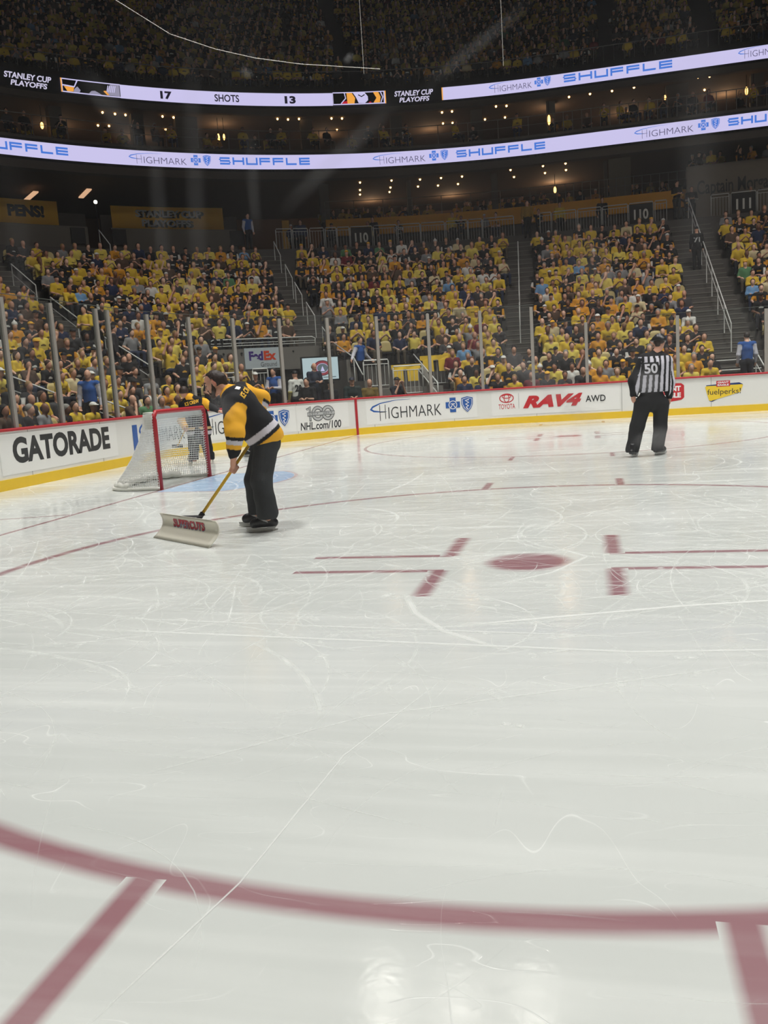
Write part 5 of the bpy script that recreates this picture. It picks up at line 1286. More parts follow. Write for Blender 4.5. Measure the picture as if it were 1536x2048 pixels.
def hand_prims(wr, dr, curl, side, lab=1, s=1.0):
    """palm with four fingers and a thumb; dr along the hand, curl direction of finger bend, side towards the thumb"""
    wr = np.array(wr, np.float32); dr = np.array(dr, np.float32); dr /= np.linalg.norm(dr); curl = np.array(curl, np.float32); curl -= dr*(curl@dr); curl /= np.linalg.norm(curl); sd = np.array(side, np.float32); sd -= dr*(sd@dr)+curl*(sd@curl); sd /= np.linalg.norm(sd)
    P = [cone(wr-dr*.02, wr+dr*.03, .029*s, .034*s, lab, (curl, 1.3))]
    for k, (o_, L) in enumerate([(.028, .070), (.010, .078), (-.009, .073), (-.027, .058)]):
        b = wr+dr*.065*s+sd*o_*s; P.append(cone(wr+dr*.02*s+sd*o_*.7*s, b, .015*s, .0115*s, lab))
        k1 = b+(dr*.8+curl*.6)*L*.42*s; k2 = k1+(dr*.2+curl*1.0)*L*.38*s; P.append(cone(b, k1, .0105*s, .010*s, lab)); P.append(cone(k1, k2, .010*s, .0085*s, lab))
    t1 = wr+dr*.035*s+sd*.048*s+curl*.012; P.append(cone(wr+dr*.0+sd*.02*s, t1, .016*s, .012*s, lab)); P.append(cone(t1, t1+(dr*.7+curl*.5+sd*.15)*.035*s, .012*s, .0095*s, lab))
    return P
def grip_prims(c, ax, palm, lab=1, s=1.0):
    """fist closed round a shaft: c shaft centre, ax along the shaft, palm direction from shaft to back of hand"""
    c = np.array(c, np.float32); ax = np.array(ax, np.float32); ax /= np.linalg.norm(ax); pm = np.array(palm, np.float32); pm -= ax*(pm@ax); pm /= np.linalg.norm(pm); sd = np.cross(ax, pm)
    P = [cone(c+pm*.034-ax*.03, c+pm*.034+ax*.03, .026, .026, lab, (pm, 1.15))]
    for k in range(4):
        o_ = c+ax*(-.033+.022*k); q = [o_+(pm*math.cos(a)+sd*math.sin(a))*r for a, r in ((.5, .033), (1.5, .033), (2.5, .031), (3.5, .030))]
        for a_, b_ in zip(q[:-1], q[1:]): P.append(cone(a_, b_, .0115, .0105, lab))
    q = [c+ax*.03+(pm*math.cos(a)+sd*math.sin(a))*.034 for a in (-.4, -1.3, -2.2)]; 
    for a_, b_ in zip(q[:-1], q[1:]): P.append(cone(a_, b_+ax*.01, .0135, .0115, lab))
    return P
def project_text(name, body, centre, right, upv, w, h_, targets, parent, m, bold=0, off=.004, shear=0):
    """lettering printed on cloth: every point drops onto the cloth below it"""
    if body is None:
        V = [(x/9, y/7) for y in range(8) for x in range(10)]; Fs = [(y*10+x, y*10+x+1, y*10+x+11, y*10+x+10) for y in range(7) for x in range(9)]
    else: V, Fs, _ = text2d(body, bold, shear)
    right = Vector(right).normalized(); upv = Vector(upv).normalized(); n = right.cross(upv).normalized(); c = Vector(centre)
    bms = []
    for t in targets:
        me = t.data; vs = [t.matrix_world @ v.co if False else Vector(v.co)+Vector(parent.location) for v in me.vertices]; bms.append(BVHTree.FromPolygons(vs, [tuple(p.vertices) for p in me.polygons]))
    # refine long edges
    import bmesh
    bm = bmesh.new(); vv = [bm.verts.new((x-.5, y-.5, 0)) for x, y in V]
    for f in Fs:
        try: bm.faces.new([vv[i] for i in f])
        except ValueError: pass
    bmesh.ops.scale(bm, vec=(w, h_, 1), verts=bm.verts); 
    for _ in range(2):
        es = [e for e in bm.edges if e.calc_length() > .025]
        if es: bmesh.ops.subdivide_edges(bm, edges=es, cuts=1); bmesh.ops.triangulate(bm, faces=bm.faces[:])
    bm.verts.ensure_lookup_table(); out = []
    for v in bm.verts:
        p = c+right*v.co.x+upv*v.co.y; best = None
        for b in bms:
            hit = b.ray_cast(p+n*.6, -n, 1.2)
            if hit[0] is not None and (best is None or hit[3] < best[1]): best = (hit[0], hit[3])
        out.append((best[0]+n*off if best else p)-Vector(parent.location))
    F_ = [tuple(v.index for v in f.verts) for f in bm.faces]; bm.verts.index_update(); F_ = [tuple(v.index for v in f.verts) for f in bm.faces]; bm.free()
    o = mesh_np(name, out, F_, [m]); o.parent = parent; return o

# ---- ice crew man pushing the snow shovel
feet = Vector((3.2, -4.95, 0))
M1 = person_root((3.2, -4.95, 0), 'bearded dark-haired man in black and gold jersey bending over a snow shovel on the ice')
D = 9.05
pelvis = Wn(532, 872, 9.12); chest = Wn(478, 805, 9.02); neck = Wn(458, 783, 9.0); head = Wn(431, 767, 8.98)
fd = -rt; fd = fd/np.linalg.norm(fd)            # he faces the left of the picture
dep = fw_*1.0
shN = Wn(468, 806, 8.78); elN = Wn(470, 866, 8.66); wrN = Wn(467, 914, 8.70)
shF = Wn(484, 784, 9.24); elF = Wn(523, 797, 9.36); wrF = Wn(511, 868, 9.22)
handN = Wn(466, 930, 8.74); handF = Wn(509, 884, 9.10)
hipN = Wn(533, 884, 9.02); hipF = Wn(530, 880, 9.24)
kneeN = Wn(523, 962, 8.96); kneeF = Wn(508, 960, 9.28); ankN = Wn(536, 1034, 9.02); ankF = Wn(515, 1026, 9.42)
# body (skin, continuous)
hu = np.array([0, 0, 1], np.float32); hf = fd*.86+V3(0, 0, -.42)+fw_*.12; hf /= np.linalg.norm(hf); hup = hu-hf*(hu@hf); hup /= np.linalg.norm(hup); hs = np.cross(hf, hup)
AX = [hf, hs, hup]
def hp(f, s_, u): return head+hf*f+hs*s_+hup*u
P = [ball(head+hup*.02, (.103, .078, .110), 1, AX), ball(hp(.045, 0, -.055), (.058, .055, .062), 1, AX), cone(hp(-.035, 0, -.07), neck, .062, .070, 1), cone(hp(.09, 0, .03), hp(.112, 0, -.012), .010, .014, 1), ball(hp(.112, 0, -.015), (.014, .016, .012), 1, AX),
     cone(hp(.082, -.04, .048), hp(.082, .04, .048), .016, .016, 1), cone(hp(.088, -.015, -.048), hp(.088, .015, -.048), .013, .013, 1), ball(hp(.075, 0, -.098), (.022, .025, .02), 1, AX),
     ball(hp(-.01, .078, .0), (.020, .010, .032), 1, AX), ball(hp(-.01, -.078, .0), (.020, .010, .032), 1, AX),
     cone(neck, chest, .075, .13, 1), cone(chest, pelvis, .14, .14, 1), cone(chest, shN, .10, .06, 1), cone(chest, shF, .10, .06, 1), cone(shN, elN, .055, .045, 1), cone(elN, wrN, .043, .029, 1), cone(wrN, handN, .030, .028, 1), cone(shF, elF, .055, .045, 1), cone(elF, wrF, .043, .029, 1), cone(wrF, handF, .030, .026, 1),
     cone(pelvis, hipN, .12, .09, 1), cone(pelvis, hipF, .12, .09, 1), cone(hipN, kneeN, .085, .06, 1), cone(hipF, kneeF, .085, .06, 1), cone(kneeN, ankN, .055, .04, 1), cone(kneeF, ankF, .055, .04, 1)]
shaft_top = Wn(513, 868, 9.08); blade_mid = Vector((2.60, -5.42, 0)); sock = Wn(396, 1040, 8.93)
shd = (shaft_top-sock)/np.linalg.norm(shaft_top-sock)
gN = sock+shd*np.dot(handN-sock, shd); gF = sock+shd*np.dot(handF-sock, shd)
P += grip_prims(gN, shd, (wrN-gN)*.6+rt*.02, 1)+grip_prims(gF, shd, (wrF-gF)*.5+rt*.03, 1)
P += [cone(wrN, gN+((wrN-gN)/np.linalg.norm(wrN-gN))*.03, .029, .026, 1), cone(wrF, gF+((wrF-gF)/np.linalg.norm(wrF-gF))*.03, .029, .026, 1)]
def skinc(V, L):
    C = np.tile(np.array(cS), (len(V), 1)); q = V-head; f, s_, u = q@hf, q@hs, q@hup
    C[(np.abs(u-.012) < .007) & (f > .075) & (np.abs(np.abs(s_)-.034) < .013)] = lin((60, 42, 36)); br = (np.abs(u-.045-.0*f) < .007) & (f > .07) & (np.abs(np.abs(s_)-.036) < .022); C[br] = cH
    C[(np.abs(u+.056) < .005) & (f > .085) & (np.abs(s_) < .022)] = lin((150, 84, 78)); C[(f < .0) & (f > -.035) & (np.abs(s_) > .078)] = lin((214, 140, 120)); return C
part('body', P, .0072, M1, SKM, skinc, .018)
part('hair', [ball(hp(-.016, 0, .03), (.101, .085, .106), 1, AX), cone(hp(.03, -.02, .108), hp(.03, .02, .108), .020, .020, 1), cone(hp(-.09, 0, .02), hp(-.085, 0, -.045), .045, .035, 1)], .007, M1, SKM, solid(cH), .02, .003, 160,
     cut=lambda X, Y, Z: (lambda f, s_, u: np.minimum(np.maximum(.048+.62*np.maximum(0, f)-u, f-.074+.9*np.abs(s_)), np.maximum(f+.014, -.075-u)))((X-head[0])*hf[0]+(Y-head[1])*hf[1]+(Z-head[2])*hf[2], (X-head[0])*hs[0]+(Y-head[1])*hs[1]+(Z-head[2])*hs[2], (X-head[0])*hup[0]+(Y-head[1])*hup[1]+(Z-head[2])*hup[2]))
part('beard', [cone(hp(.005, .072, .01), hp(.03, .062, -.055), .012, .020, 1), cone(hp(.005, -.072, .01), hp(.03, -.062, -.055), .012, .020, 1), cone(hp(.03, .060, -.06), hp(.085, .0, -.108), .022, .024, 1), cone(hp(.03, -.060, -.06), hp(.085, .0, -.108), .022, .024, 1), cone(hp(.098, -.02, -.037), hp(.098, .02, -.037), .007, .007, 1), cone(hp(.096, .022, -.04), hp(.085, .03, -.08), .008, .014, 1), cone(hp(.096, -.022, -.04), hp(.085, -.03, -.08), .008, .014, 1)], .006, M1, SKM, solid(lin((56, 38, 30))), .015, .0015, 200)
# jersey
hemB = Wn(548, 866, 9.12); hemF = Wn(508, 876, 9.05)
bk = (pelvis-chest)/np.linalg.norm(pelvis-chest)
pn = np.cross(bk, fw_); pn /= np.linalg.norm(pn); pn = pn if pn[2] > 0 else -pn   # out of his back
JP = [cone(neck+bk*.02-pn*.01, chest+bk*.03, .10, .175, 0), cone(chest+fw_*.10, pelvis+fw_*.10+bk*.00, .165, .175, 0), cone(chest-fw_*.10, pelvis-fw_*.10, .165, .175, 0), cone(chest+bk*.05-pn*.05, pelvis-pn*.03, .16, .16, 0),
      cone(chest-bk*.04, shN+bk*.03, .12, .105, 1), cone(shN, lerp(shN, elN, .55), .100, .100, 1), cone(lerp(shN, elN, .5), elN, .103, .095, 1), cone(elN, lerp(elN, wrN, .62), .088, .068, 1), cone(lerp(elN, wrN, .5), lerp(elN, wrN, .93), .062, .046, 1),
      cone(chest-bk*.04, shF, .12, .10, 2), cone(shF, elF, .095, .088, 2), cone(elF, lerp(elF, wrF, .8), .085, .06, 2), cone(hemB-bk*.06+pn*.02, hemB+bk*.02, .08, .085, 0), cone(hemF-bk*.08, hemF+V3(0, 0, -.02), .085, .07, 0)]
lenJ = float((pelvis-chest)@bk)
def jcol(V, L):
    C = np.tile(np.array(cK), (len(V), 1)); t = (V-chest)@bk; up1 = (V-chest)@pn; tt = t
    bod = L == 0
    wsn = tt
    C[bod & (tt > .345)] = cW; C[bod & (tt > .41)] = cK; C[bod & (tt > .45)] = cY
    C[np.linalg.norm(V-(neck+hf*.03), axis=1) < .125] = cY
    for lab, a_, e_, w_ in ((1, shN, elN, wrN), (2, shF, elF, wrF)):
        m_ = L == lab; L1 = np.linalg.norm(e_-a_); d1 = (e_-a_)/L1; L2 = np.linalg.norm(w_-e_); d2 = (w_-e_)/L2
        q1 = (V-a_)@d1; q2 = (V-e_)@d2; onl = q2 > -.01+0*q1
        q = np.where((q1 > L1-.02) & (q2 > 0), L1+q2, np.minimum(q1, L1))
        yb = .10 if lab == 1 else .0
        side = (V-a_)@(rt) if lab == 1 else 0
        yst = yb+ (np.clip(-side*1.2, -.05, .10) if lab == 1 else 0)
        C[m_ & (q > yst)] = cY; C[m_ & (q > L1+.035)] = cK; C[m_ & (q > L1+.07)] = cW; C[m_ & (q > L1+.115)] = cY; C[m_ & (q > L1+.16)] = cK
    return C
neckcut = lambda X, Y, Z: .078-np.sqrt(np.maximum(0, (X-neck[0])**2+(Y-neck[1])**2+(Z-neck[2]-.03)**2)) 
def opening(X, Y, Z):   # hem opening under the jersey
    q = np.stack([X, Y, Z], -1); t = (q-chest)@bk; return t-(.515+.36*((q-chest)@pn))
J1 = part('jersey', JP, .0095, M1, FAB, jcol, .045, .006, 26, cut=opening)
tn = Vector(pn)-Vector(fw_)*.75; tn.normalize()
upT = Vector(-bk); rgt = upT.cross(tn) if False else None
ctr = Vector(chest)+Vector(bk)*.005+Vector(pn)*.1-Vector(fw_)*.02
rT = (Vector(rt)*.2+Vector((0, 0, .55))+Vector(fw_)*.8).normalized(); upT = (Vector(-bk)-rT*Vector(-bk).dot(rT)).normalized(); cT = Vector(Wn(475, 794, 8.9))
PRT = mat('print_gold_bright', (244, 190, 50), .7)
project_text('lettering', 'ICE CREW', cT, rT, upT, .27, .062, [J1], M1, PRT, .03, .004, .0)['label'] = 'gold back lettering'
project_text('shoulder_patch', 'I', cT+upT*.075-rT*.02, rT, upT, .05, .035, [J1], M1, M_WHT, .1)
# trousers
def tcol(c): return lambda V, L: np.tile(np.array(c), (len(V), 1))*(1+.10*np.sin(V[:, 2:3]*17+V[:, 0:1]*9))
TP = [cone(pelvis+bk*.01, lerp(pelvis, hipN, .9), .135, .14, 0), cone(hipN, kneeN, .135, .105, 0), cone(hipF, kneeF, .13, .10, 0), cone(pelvis, hipF, .13, .13, 0), cone(kneeN, ankN+V3(0, 0, .05), .105, .112, 0), cone(kneeF, ankF+V3(0, 0, .03), .10, .10, 0)]
part('trousers', TP, .0105, M1, FAB2, tcol(lin((46, 48, 50))), .035, .007, 22, cut=lambda X, Y, Z: .135-Z)
for hl, to in (((3.41, -4.96, 0), (3.11, -5.05, 0)), ((3.17, -4.62, 0), (2.88, -4.69, 0))): skate('skate', hl, to, M1)

# snow shovel: thing of its own
sh_root = empty('snow_shovel', (2.6, -5.42, 0), 'wide white snow shovel with red lettering and yellow shaft held by the bending man', 'shovel')
bA, bB = Vector((2.22, -5.14, .004)), Vector((3.13, -5.78, .004)); bu_ = (bB-bA).normalized(); bn = Vector((bu_.y, -bu_.x, 0)).normalized()
if bn.dot(Vector((CAM[0], CAM[1], 0))-bA) < 0: bn = -bn
Lb = (bB-bA).length; Hb = .245
def blade_pt(u, v, off=0):  # scooped face leaning back
    fwd = .02+.0*v; depth = -.10*v-.07*math.sin(PI*v); c = bA+bu_*(u*Lb)+Vector((0, 0, Hb*v))+bn*(depth+.14+off); return c
a = MB(); nu, nv = 16, 8; V = []
for off in (0, -.012):
    for j in range(nv+1):
        for i in range(nu+1): V.append(blade_pt(i/nu, j/nv, off+.0))
m_ = (nu+1)*(nv+1); F_ = []
for j in range(nv):
    for i in range(nu): q = j*(nu+1)+i; F_ += [(q, q+1, q+nu+2, q+nu+1), (m_+q, m_+q+nu+1, m_+q+nu+2, m_+q+1)]
rim = [i for i in range(nu+1)]+[j*(nu+1)+nu for j in range(1, nv+1)]+[nv*(nu+1)+i for i in range(nu-1, -1, -1)]+[j*(nu+1) for j in range(nv-1, 0, -1)]
F_ += [(rim[i], m_+rim[i], m_+rim[(i+1) % len(rim)], rim[(i+1) % len(rim)]) for i in range(len(rim))]
a.add(V, F_); a.build('blade', mat('shovel_plastic', (226, 222, 206), .5), sh_root, True)
A = Art(); A.text('SUPERCUTS', .04, .96, .05, .95, mat('shovel_red', (176, 30, 52), .5), .05)
V2, F2, _ = text2d('SUPERCUTS', .05); txt = [blade_pt(.22+.56*x, .50+.34*y, .004) for x, y in V2]; mesh_np('lettering', txt, F2, [MATS['shovel_red']], parent=sh_root)
txt = [blade_pt(.225+.56*x, .47+.34*y, .0025) for x, y in V2]; mesh_np('lettering_shadow', txt, F2, [mat('shovel_blue_grey', (120, 130, 150), .5)], parent=sh_root)
tm = blade_pt(.5, 1.0); tb = Vector(sock)
a = MB(); k_ = Vector(shd); 
b1, b2 = blade_pt(.36, .97, -.02), blade_pt(.60, .97, -.02); lo_, hi_ = blade_pt(.40, .55, -.03), blade_pt(.56, .55, -.03)
t1 = tb+k_*.05; a.add([b1, b2, b2-bn*.04, b1-bn*.04, t1-bu_*.028, t1+bu_*.028, t1+bu_*.028-bn*.05, t1-bu_*.028-bn*.05], [(0, 1, 2, 3), (4, 7, 6, 5), (0, 4, 5, 1), (1, 5, 6, 2), (2, 6, 7, 3), (3, 7, 4, 0)])
a.tube([tb-k_*.05, tb+k_*.09], .026, 10); a.build('socket', M_BLACK, sh_root)
a = MB(); a.tube([tb-k_*.02, Vector(shaft_top)+k_*.10], .0165, 12); a.build('shaft', mat('shaft_yellow', (226, 180, 40), .45), sh_root, True)

# ---- striped official seen from behind
M2 = person_root((7.45, 1.3, 0), 'on-ice official in black and white stripes numbered 50, back turned, standing right of centre')
D = 14.2; q = lambda x, y, dd=0: Wn(1230+x/7.586, 660+y/7.586, D+dd)
neck2 = q(640, 350); hd2 = q(672, 195, .02); shl, shr = q(450, 450), q(775, 470); ell, elr = q(282, 770), q(826, 790); wl, wr = q(278, 1010), q(822, 1045)
pel2 = q(560, 1010); chest2 = q(610, 560)
hpl, hpr = q(425, 1130), q(690, 1130); knl, knr = q(335, 1470), q(690, 1480); anl, anr = q(262, 1840), q(645, 1820, .05)
up3 = V3(0, 0, 1); f2 = rt*.55+fw_*.8+V3(0, 0, -.25); f2 /= np.linalg.norm(f2); u2 = up3-f2*(up3@f2); u2 /= np.linalg.norm(u2); s2 = np.cross(f2, u2); AX2 = [f2, s2, u2]
h2 = lambda f, s_, u: hd2+f2*f+s2*s_+u2*u
P = [ball(hd2, (.098, .078, .112), 1, AX2), ball(h2(.04, 0, -.06), (.06, .056, .055), 1, AX2), cone(h2(.09, 0, .02), h2(.108, 0, -.015), .010, .014, 1), cone(h2(.08, -.03, .04), h2(.08, .03, .04), .014, .014, 1), ball(h2(-.01, .08, -.01), (.02, .01, .032), 1, AX2), ball(h2(-.01, -.08, -.01), (.02, .01, .032), 1, AX2),
     cone(h2(-.02, 0, -.07), neck2, .06, .066, 1), cone(neck2, chest2, .08, .14, 1), cone(chest2, pel2, .15, .15, 1), cone(neck2, shl, .06, .06, 1), cone(neck2, shr, .06, .06, 1), cone(shl, ell, .056, .046, 1), cone(ell, wl, .044, .03, 1), cone(shr, elr, .056, .046, 1), cone(elr, wr, .044, .03, 1),
     cone(pel2, hpl, .13, .10, 1), cone(pel2, hpr, .13, .10, 1), cone(hpl, knl, .09, .062, 1), cone(hpr, knr, .09, .062, 1), cone(knl, anl, .06, .042, 1), cone(knr, anr, .06, .042, 1)]
P += hand_prims(wl, V3(0, 0, -1)+rt*.08, fw_*.3+rt*.6, -fw_*.0+fw_*1.0, 1, 1.05)+hand_prims(wr, V3(0, 0, -1)-rt*.05, -rt*.5+fw_*.3, fw_, 1, 1.05)
part('body', P, .0085, M2, SKM, solid(cS), .02)
part('hair', [cone(h2(-.03, 0, -.005), h2(-.045, 0, -.06), .088, .05, 1)], .009, M2, SKM, solid(lin((50, 38, 32))), .02, cut=lambda X, Y, Z: (X-hd2[0])*f2[0]+(Y-hd2[1])*f2[1]+(Z-hd2[2])*f2[2]-.01)
part('helmet', [ball(h2(-.005, 0, .045), (.128, .102, .105), 1, AX2), cone(h2(-.05, .05, .02), h2(-.05, -.05, .02), .07, .07, 1)], .008, M2, SHINE, lambda V, L: np.where((np.abs(((V-hd2)@u2)-.125) < .006)[:, None] & ((np.sin(((V-hd2)@s2)*120) > 0)[:, None]), np.array(lin((200, 200, 200)))[None], np.array(lin((26, 26, 28)))[None]), .02,
     cut=lambda X, Y, Z: -((X-hd2[0])*u2[0]+(Y-hd2[1])*u2[1]+(Z-hd2[2])*u2[2])+.015-.35*np.clip(-((X-hd2[0])*f2[0]+(Y-hd2[1])*f2[1]), -.2, .2)*.6)
hem = q(560, 950)
JP = [cone(neck2-up3*.03, chest2, .10, .19, 0, (fw_, 1.15)), cone(q(480, 520), q(440, 880), .135, .17, 0, (fw_, 1.05)), cone(q(720, 530), q(680, 900), .135, .17, 0, (fw_, 1.05)), cone(q(500, 560), q(470, 900), .15, .16, 0), cone(chest2, q(560, 900), .19, .2, 0, (fw_, 1.1)),
      cone(q(560, 430), shl, .10, .095, 0), cone(q(680, 430), shr, .10, .095, 0), cone(shl, ell, .092, .082, 1), cone(ell, lerp(ell, wl, .85), .082, .055, 1), cone(shr, elr, .092, .082, 2), cone(elr, lerp(elr, wr, .85), .082, .055, 2)]
ctr2 = hem
def scol(V, L):
    C = np.tile(np.array(cK), (len(V), 1)); z = V[:, 2]; zt, zb_ = float(q(560, 400)[2]), float(hem[2]); t = np.clip((zt-z)/(zt-zb_), 0, 1.1)
    x = (V-hem)@rt; cx = (1-t)*float((q(545, 400)-hem)@rt)+t*float((q(500, 950)-hem)@rt); sc_ = 1+.08*(t-.5)
    ph = ((x-cx)/sc_)/.0905; fr_ = ph-np.floor(ph); bd = (L == 0)
    C[bd & (fr_ > .44) & (z < zt+.0)] = np.array(lin((206, 204, 214)))
    for lab, a_, e_, w_ in ((1, shl, ell, wl), (2, shr, elr, wr)):
        m_ = L == lab; xx = (V-a_)@rt; dz = (V-a_)@((w_-a_)/np.linalg.norm(w_-a_)); off = ((e_-a_)@rt)*np.clip(dz/.3, 0, 1.2)
        r0 = xx-off
        if lab == 2: C[m_ & ((np.abs(r0+.03) < .022) | (np.abs(r0-.05) < .022)) & (dz < .50)] = np.array(lin((206, 204, 214)))
        else: C[m_ & (np.abs(r0-.06) < .022) & (dz < .30)] = np.array(lin((206, 204, 214)))
    return C
J2 = part('striped_jersey', JP, .0095, M2, FAB, scol, .05, .005, 24, cut=lambda X, Y, Z: hem[2]-.015-Z+0*X if False else (hem[2]+.012-Z)-(np.abs((X-hem[0])*rt[0]+(Y-hem[1])*rt[1]) > .235)*1.0)
nb = -Vector(fw_); nb.z = 0; nb.normalize(); rr_ = Vector((0, 0, 1)).cross(nb).normalized()
c5 = Vector(q(497, 588)); 
bl = MB()
project_text('number_backing', None, c5, rr_, (0, 0, 1), .25, .20, [J2], M2, mat('number_black', (20, 20, 24), .8), 0, .004)
project_text('number', '50', c5, rr_, (0, 0, 1), .20, .155, [J2], M2, mat('number_white', (222, 220, 228), .8), .03, .009)
TP = [cone(pel2+up3*.02, pel2-up3*.08, .185, .18, 0, (fw_, 1.15)), cone(hpl, knl, .135, .115, 0), cone(hpr, knr, .13, .105, 0), cone(knl, anl+up3*.02, .118, .105, 0), cone(knr, anr+up3*.02, .105, .10, 0), cone(pel2, hpl, .15, .14, 0), cone(pel2, hpr, .15, .13, 0)]
part('trousers', TP, .0105, M2, FAB2, tcol(lin((30, 31, 33))), .035, .006, 20, cut=lambda X, Y, Z: .075-Z)
fa = np.array([.75, .66, 0], np.float32)
skate('skate', (7.22, 1.15, 0), (7.22+.12, 1.42, 0), M2); skate('skate', (7.60, 1.36, 0), (7.80, 1.60, 0), M2)

# ---- ice crew member with his back turned behind the goal
M3 = person_root((-1.5, 3.75, 0), 'ice crew member in black and gold jersey standing behind the goal net with a scraper')
D = 18.3; g = lambda x, y, dd=0: Wn(x, y, D+dd)
nk3, hd3 = g(380, 797, -.05), g(368, 785, -.08); ch3, pe3 = g(390, 818), g(398, 862); sl3, sr3 = g(367, 812), g(409, 806); el3, er3 = g(363, 842, -.1), g(424, 815, -.1); wl3, wr3 = g(371, 858, -.2), g(440, 823, -.15)
hl3, hr3 = g(387, 875), g(409, 875); kl3, kr3 = g(388, 898), g(415, 896); al3, ar3 = g(389, 920), g(419, 918)
P = [ball(hd3, (.085, .095, .115), 1), cone(hd3-up3*.05, nk3, .055, .06, 1), cone(nk3, ch3, .08, .14, 1), cone(ch3, pe3, .15, .15, 1), cone(nk3, sl3, .06, .06, 1), cone(nk3, sr3, .06, .06, 1), cone(sl3, el3, .055, .045, 1), cone(el3, wl3, .045, .03, 1), cone(sr3, er3, .055, .045, 1), cone(er3, wr3, .045, .03, 1),
     cone(pe3, hl3, .13, .1, 1), cone(pe3, hr3, .13, .1, 1), cone(hl3, kl3, .09, .06, 1), cone(hr3, kr3, .09, .06, 1), cone(kl3, al3, .06, .045, 1), cone(kr3, ar3, .06, .045, 1)]
P += grip_prims(wl3, V3(.2, 0, 1), -fw_, 1)+hand_prims(wr3, rt+up3*-.1, V3(0, 0, -1), -fw_, 1)
part('body', P, .011, M3, SKM, solid(cS), .02)
part('hair', [ball(hd3+up3*.02+fw_*-.01, (.095, .1, .115), 1)], .011, M3, SKM, solid(lin((52, 36, 28))), .02, cut=lambda X, Y, Z: -(Z-hd3[2])-.02)
JP = [cone(nk3, ch3, .10, .18, 0), cone(ch3-rt*.08, pe3-rt*.1, .16, .17, 0), cone(ch3+rt*.08, pe3+rt*.1, .16, .17, 0), cone(nk3, sl3, .09, .1, 1), cone(nk3, sr3, .09, .1, 2), cone(sl3, el3, .09, .08, 1), cone(el3, lerp(el3, wl3, .8), .08, .06, 1), cone(sr3, er3, .09, .07, 2), cone(er3, lerp(er3, wr3, .7), .07, .055, 2)]
def c3(V, L):
    C = np.tile(np.array(cK), (len(V), 1)); t = nk3[2]-V[:, 2]; b_ = L == 0
    C[b_ & (t < .02)] = cY; C[(L == 2) & ((V-sr3)@rt > -.03) & ((V-sr3)@rt < .12)] = cY; C[b_ & (t > .60)] = lin((210, 180, 130)); C[b_ & (t > .65)] = cK; C[b_ & (t > .68)] = cW; C[b_ & (t > .76)] = cK
    C[(L == 1) & ((V-el3)@up3 < .06)] = cY; return C
J3 = part('jersey', JP, .011, M3, FAB, c3, .04, .005, 24)
nb = -Vector(fw_); nb.z = 0; nb.normalize(); rr_ = Vector((0, 0, 1)).cross(nb).normalized(); project_text('lettering', 'ICE CREW', Vector(g(386, 805)), rr_+Vector((0, 0, .2)), (-.2*rr_.x, -.2*rr_.y, 1), .30, .075, [J3], M3, PRT, .03, .006)
part('trousers', [cone(pe3-up3*.02, pe3-up3*.1, .18, .17, 0), cone(hl3, kl3, .13, .105, 0), cone(hr3, kr3, .13, .105, 0), cone(kl3, al3, .105, .09, 0), cone(kr3, ar3, .105, .09, 0)], .012, M3, FAB2, tcol(cK), .03, .004, 20, cut=lambda X, Y, Z: .1-Z)
for hl, to in (((-1.62, 3.62, 0), (-1.80, 3.86, 0)), ((-1.28, 3.92, 0), (-1.40, 4.18, 0))): skate('skate', hl, to, M3, .012)
a = MB(); p0 = Vector(wl3); p1 = Vector(W(355, 892, 18.6)); a.tube([p0+(p0-p1).normalized()*.15, p1], .014, 6); a.cur = 1; a.box(p1, Vector(rt)*.22, (0, .04, 0), (0, 0, .06)); o = a.build('ice_scraper', [MATS['shaft_yellow'], M_BLACK]); tag(o, 'yellow-shafted scraper held by the crew member behind the goal', 'scraper')

# ---- third crew member, nearly hidden behind the bending man
M4 = person_root((-.7, 4.95, 0), 'ice crew member bent over behind the man with the shovel, one black skate showing')
D = 19.3; g = lambda x, y, dd=0: Wn(x, y, D+dd)
pe4, ch4, hd4 = g(519, 845), g(508, 812), g(497, 812); kl4, kr4 = g(511, 872), g(527, 872); al4, ar4 = g(508, 900), g(528, 900)
P = [ball(hd4, (.085, .09, .11), 1), cone(hd4, ch4, .06, .09, 1), cone(ch4, pe4, .14, .14, 1), cone(pe4, kl4, .11, .06, 1), cone(pe4, kr4, .11, .06, 1), cone(kl4, al4, .06, .045, 1), cone(kr4, ar4, .06, .045, 1), cone(ch4, g(515, 835), .06, .045, 1), cone(g(515, 835), g(512, 850), .04, .03, 1)]
part('body', P, .014, M4, SKM, solid(cS), .02)
part('hair', [ball(hd4+up3*.02, (.095, .1, .11), 1)], .014, M4, SKM, solid(lin((52, 36, 28))), .02, cut=lambda X, Y, Z: -(Z-hd4[2])-.01)
part('jersey', [cone(ch4, pe4, .17, .18, 0), cone(ch4, g(515, 835), .09, .06, 0)], .013, M4, FAB, solid(cK), .03)
part('trousers', [cone(pe4, kl4, .15, .1, 0), cone(pe4, kr4, .15, .1, 0), cone(kl4, al4, .1, .09, 0), cone(kr4, ar4, .1, .09, 0)], .013, M4, FAB2, tcol(cK), .03, cut=lambda X, Y, Z: .12-Z)
_a = S; gp = lambda x, y: at_plane(x, y, 0.0)
for (hx, tx) in ((512, 484), (532, 506)):
    h_, t_ = gp(hx, 912), gp(tx, 914); dv = (t_-h_)/np.linalg.norm(t_-h_); skate('skate', (h_[0], h_[1], 0), (h_[0]+dv[0]*.3, h_[1]+dv[1]*.3, 0), M4, .012)

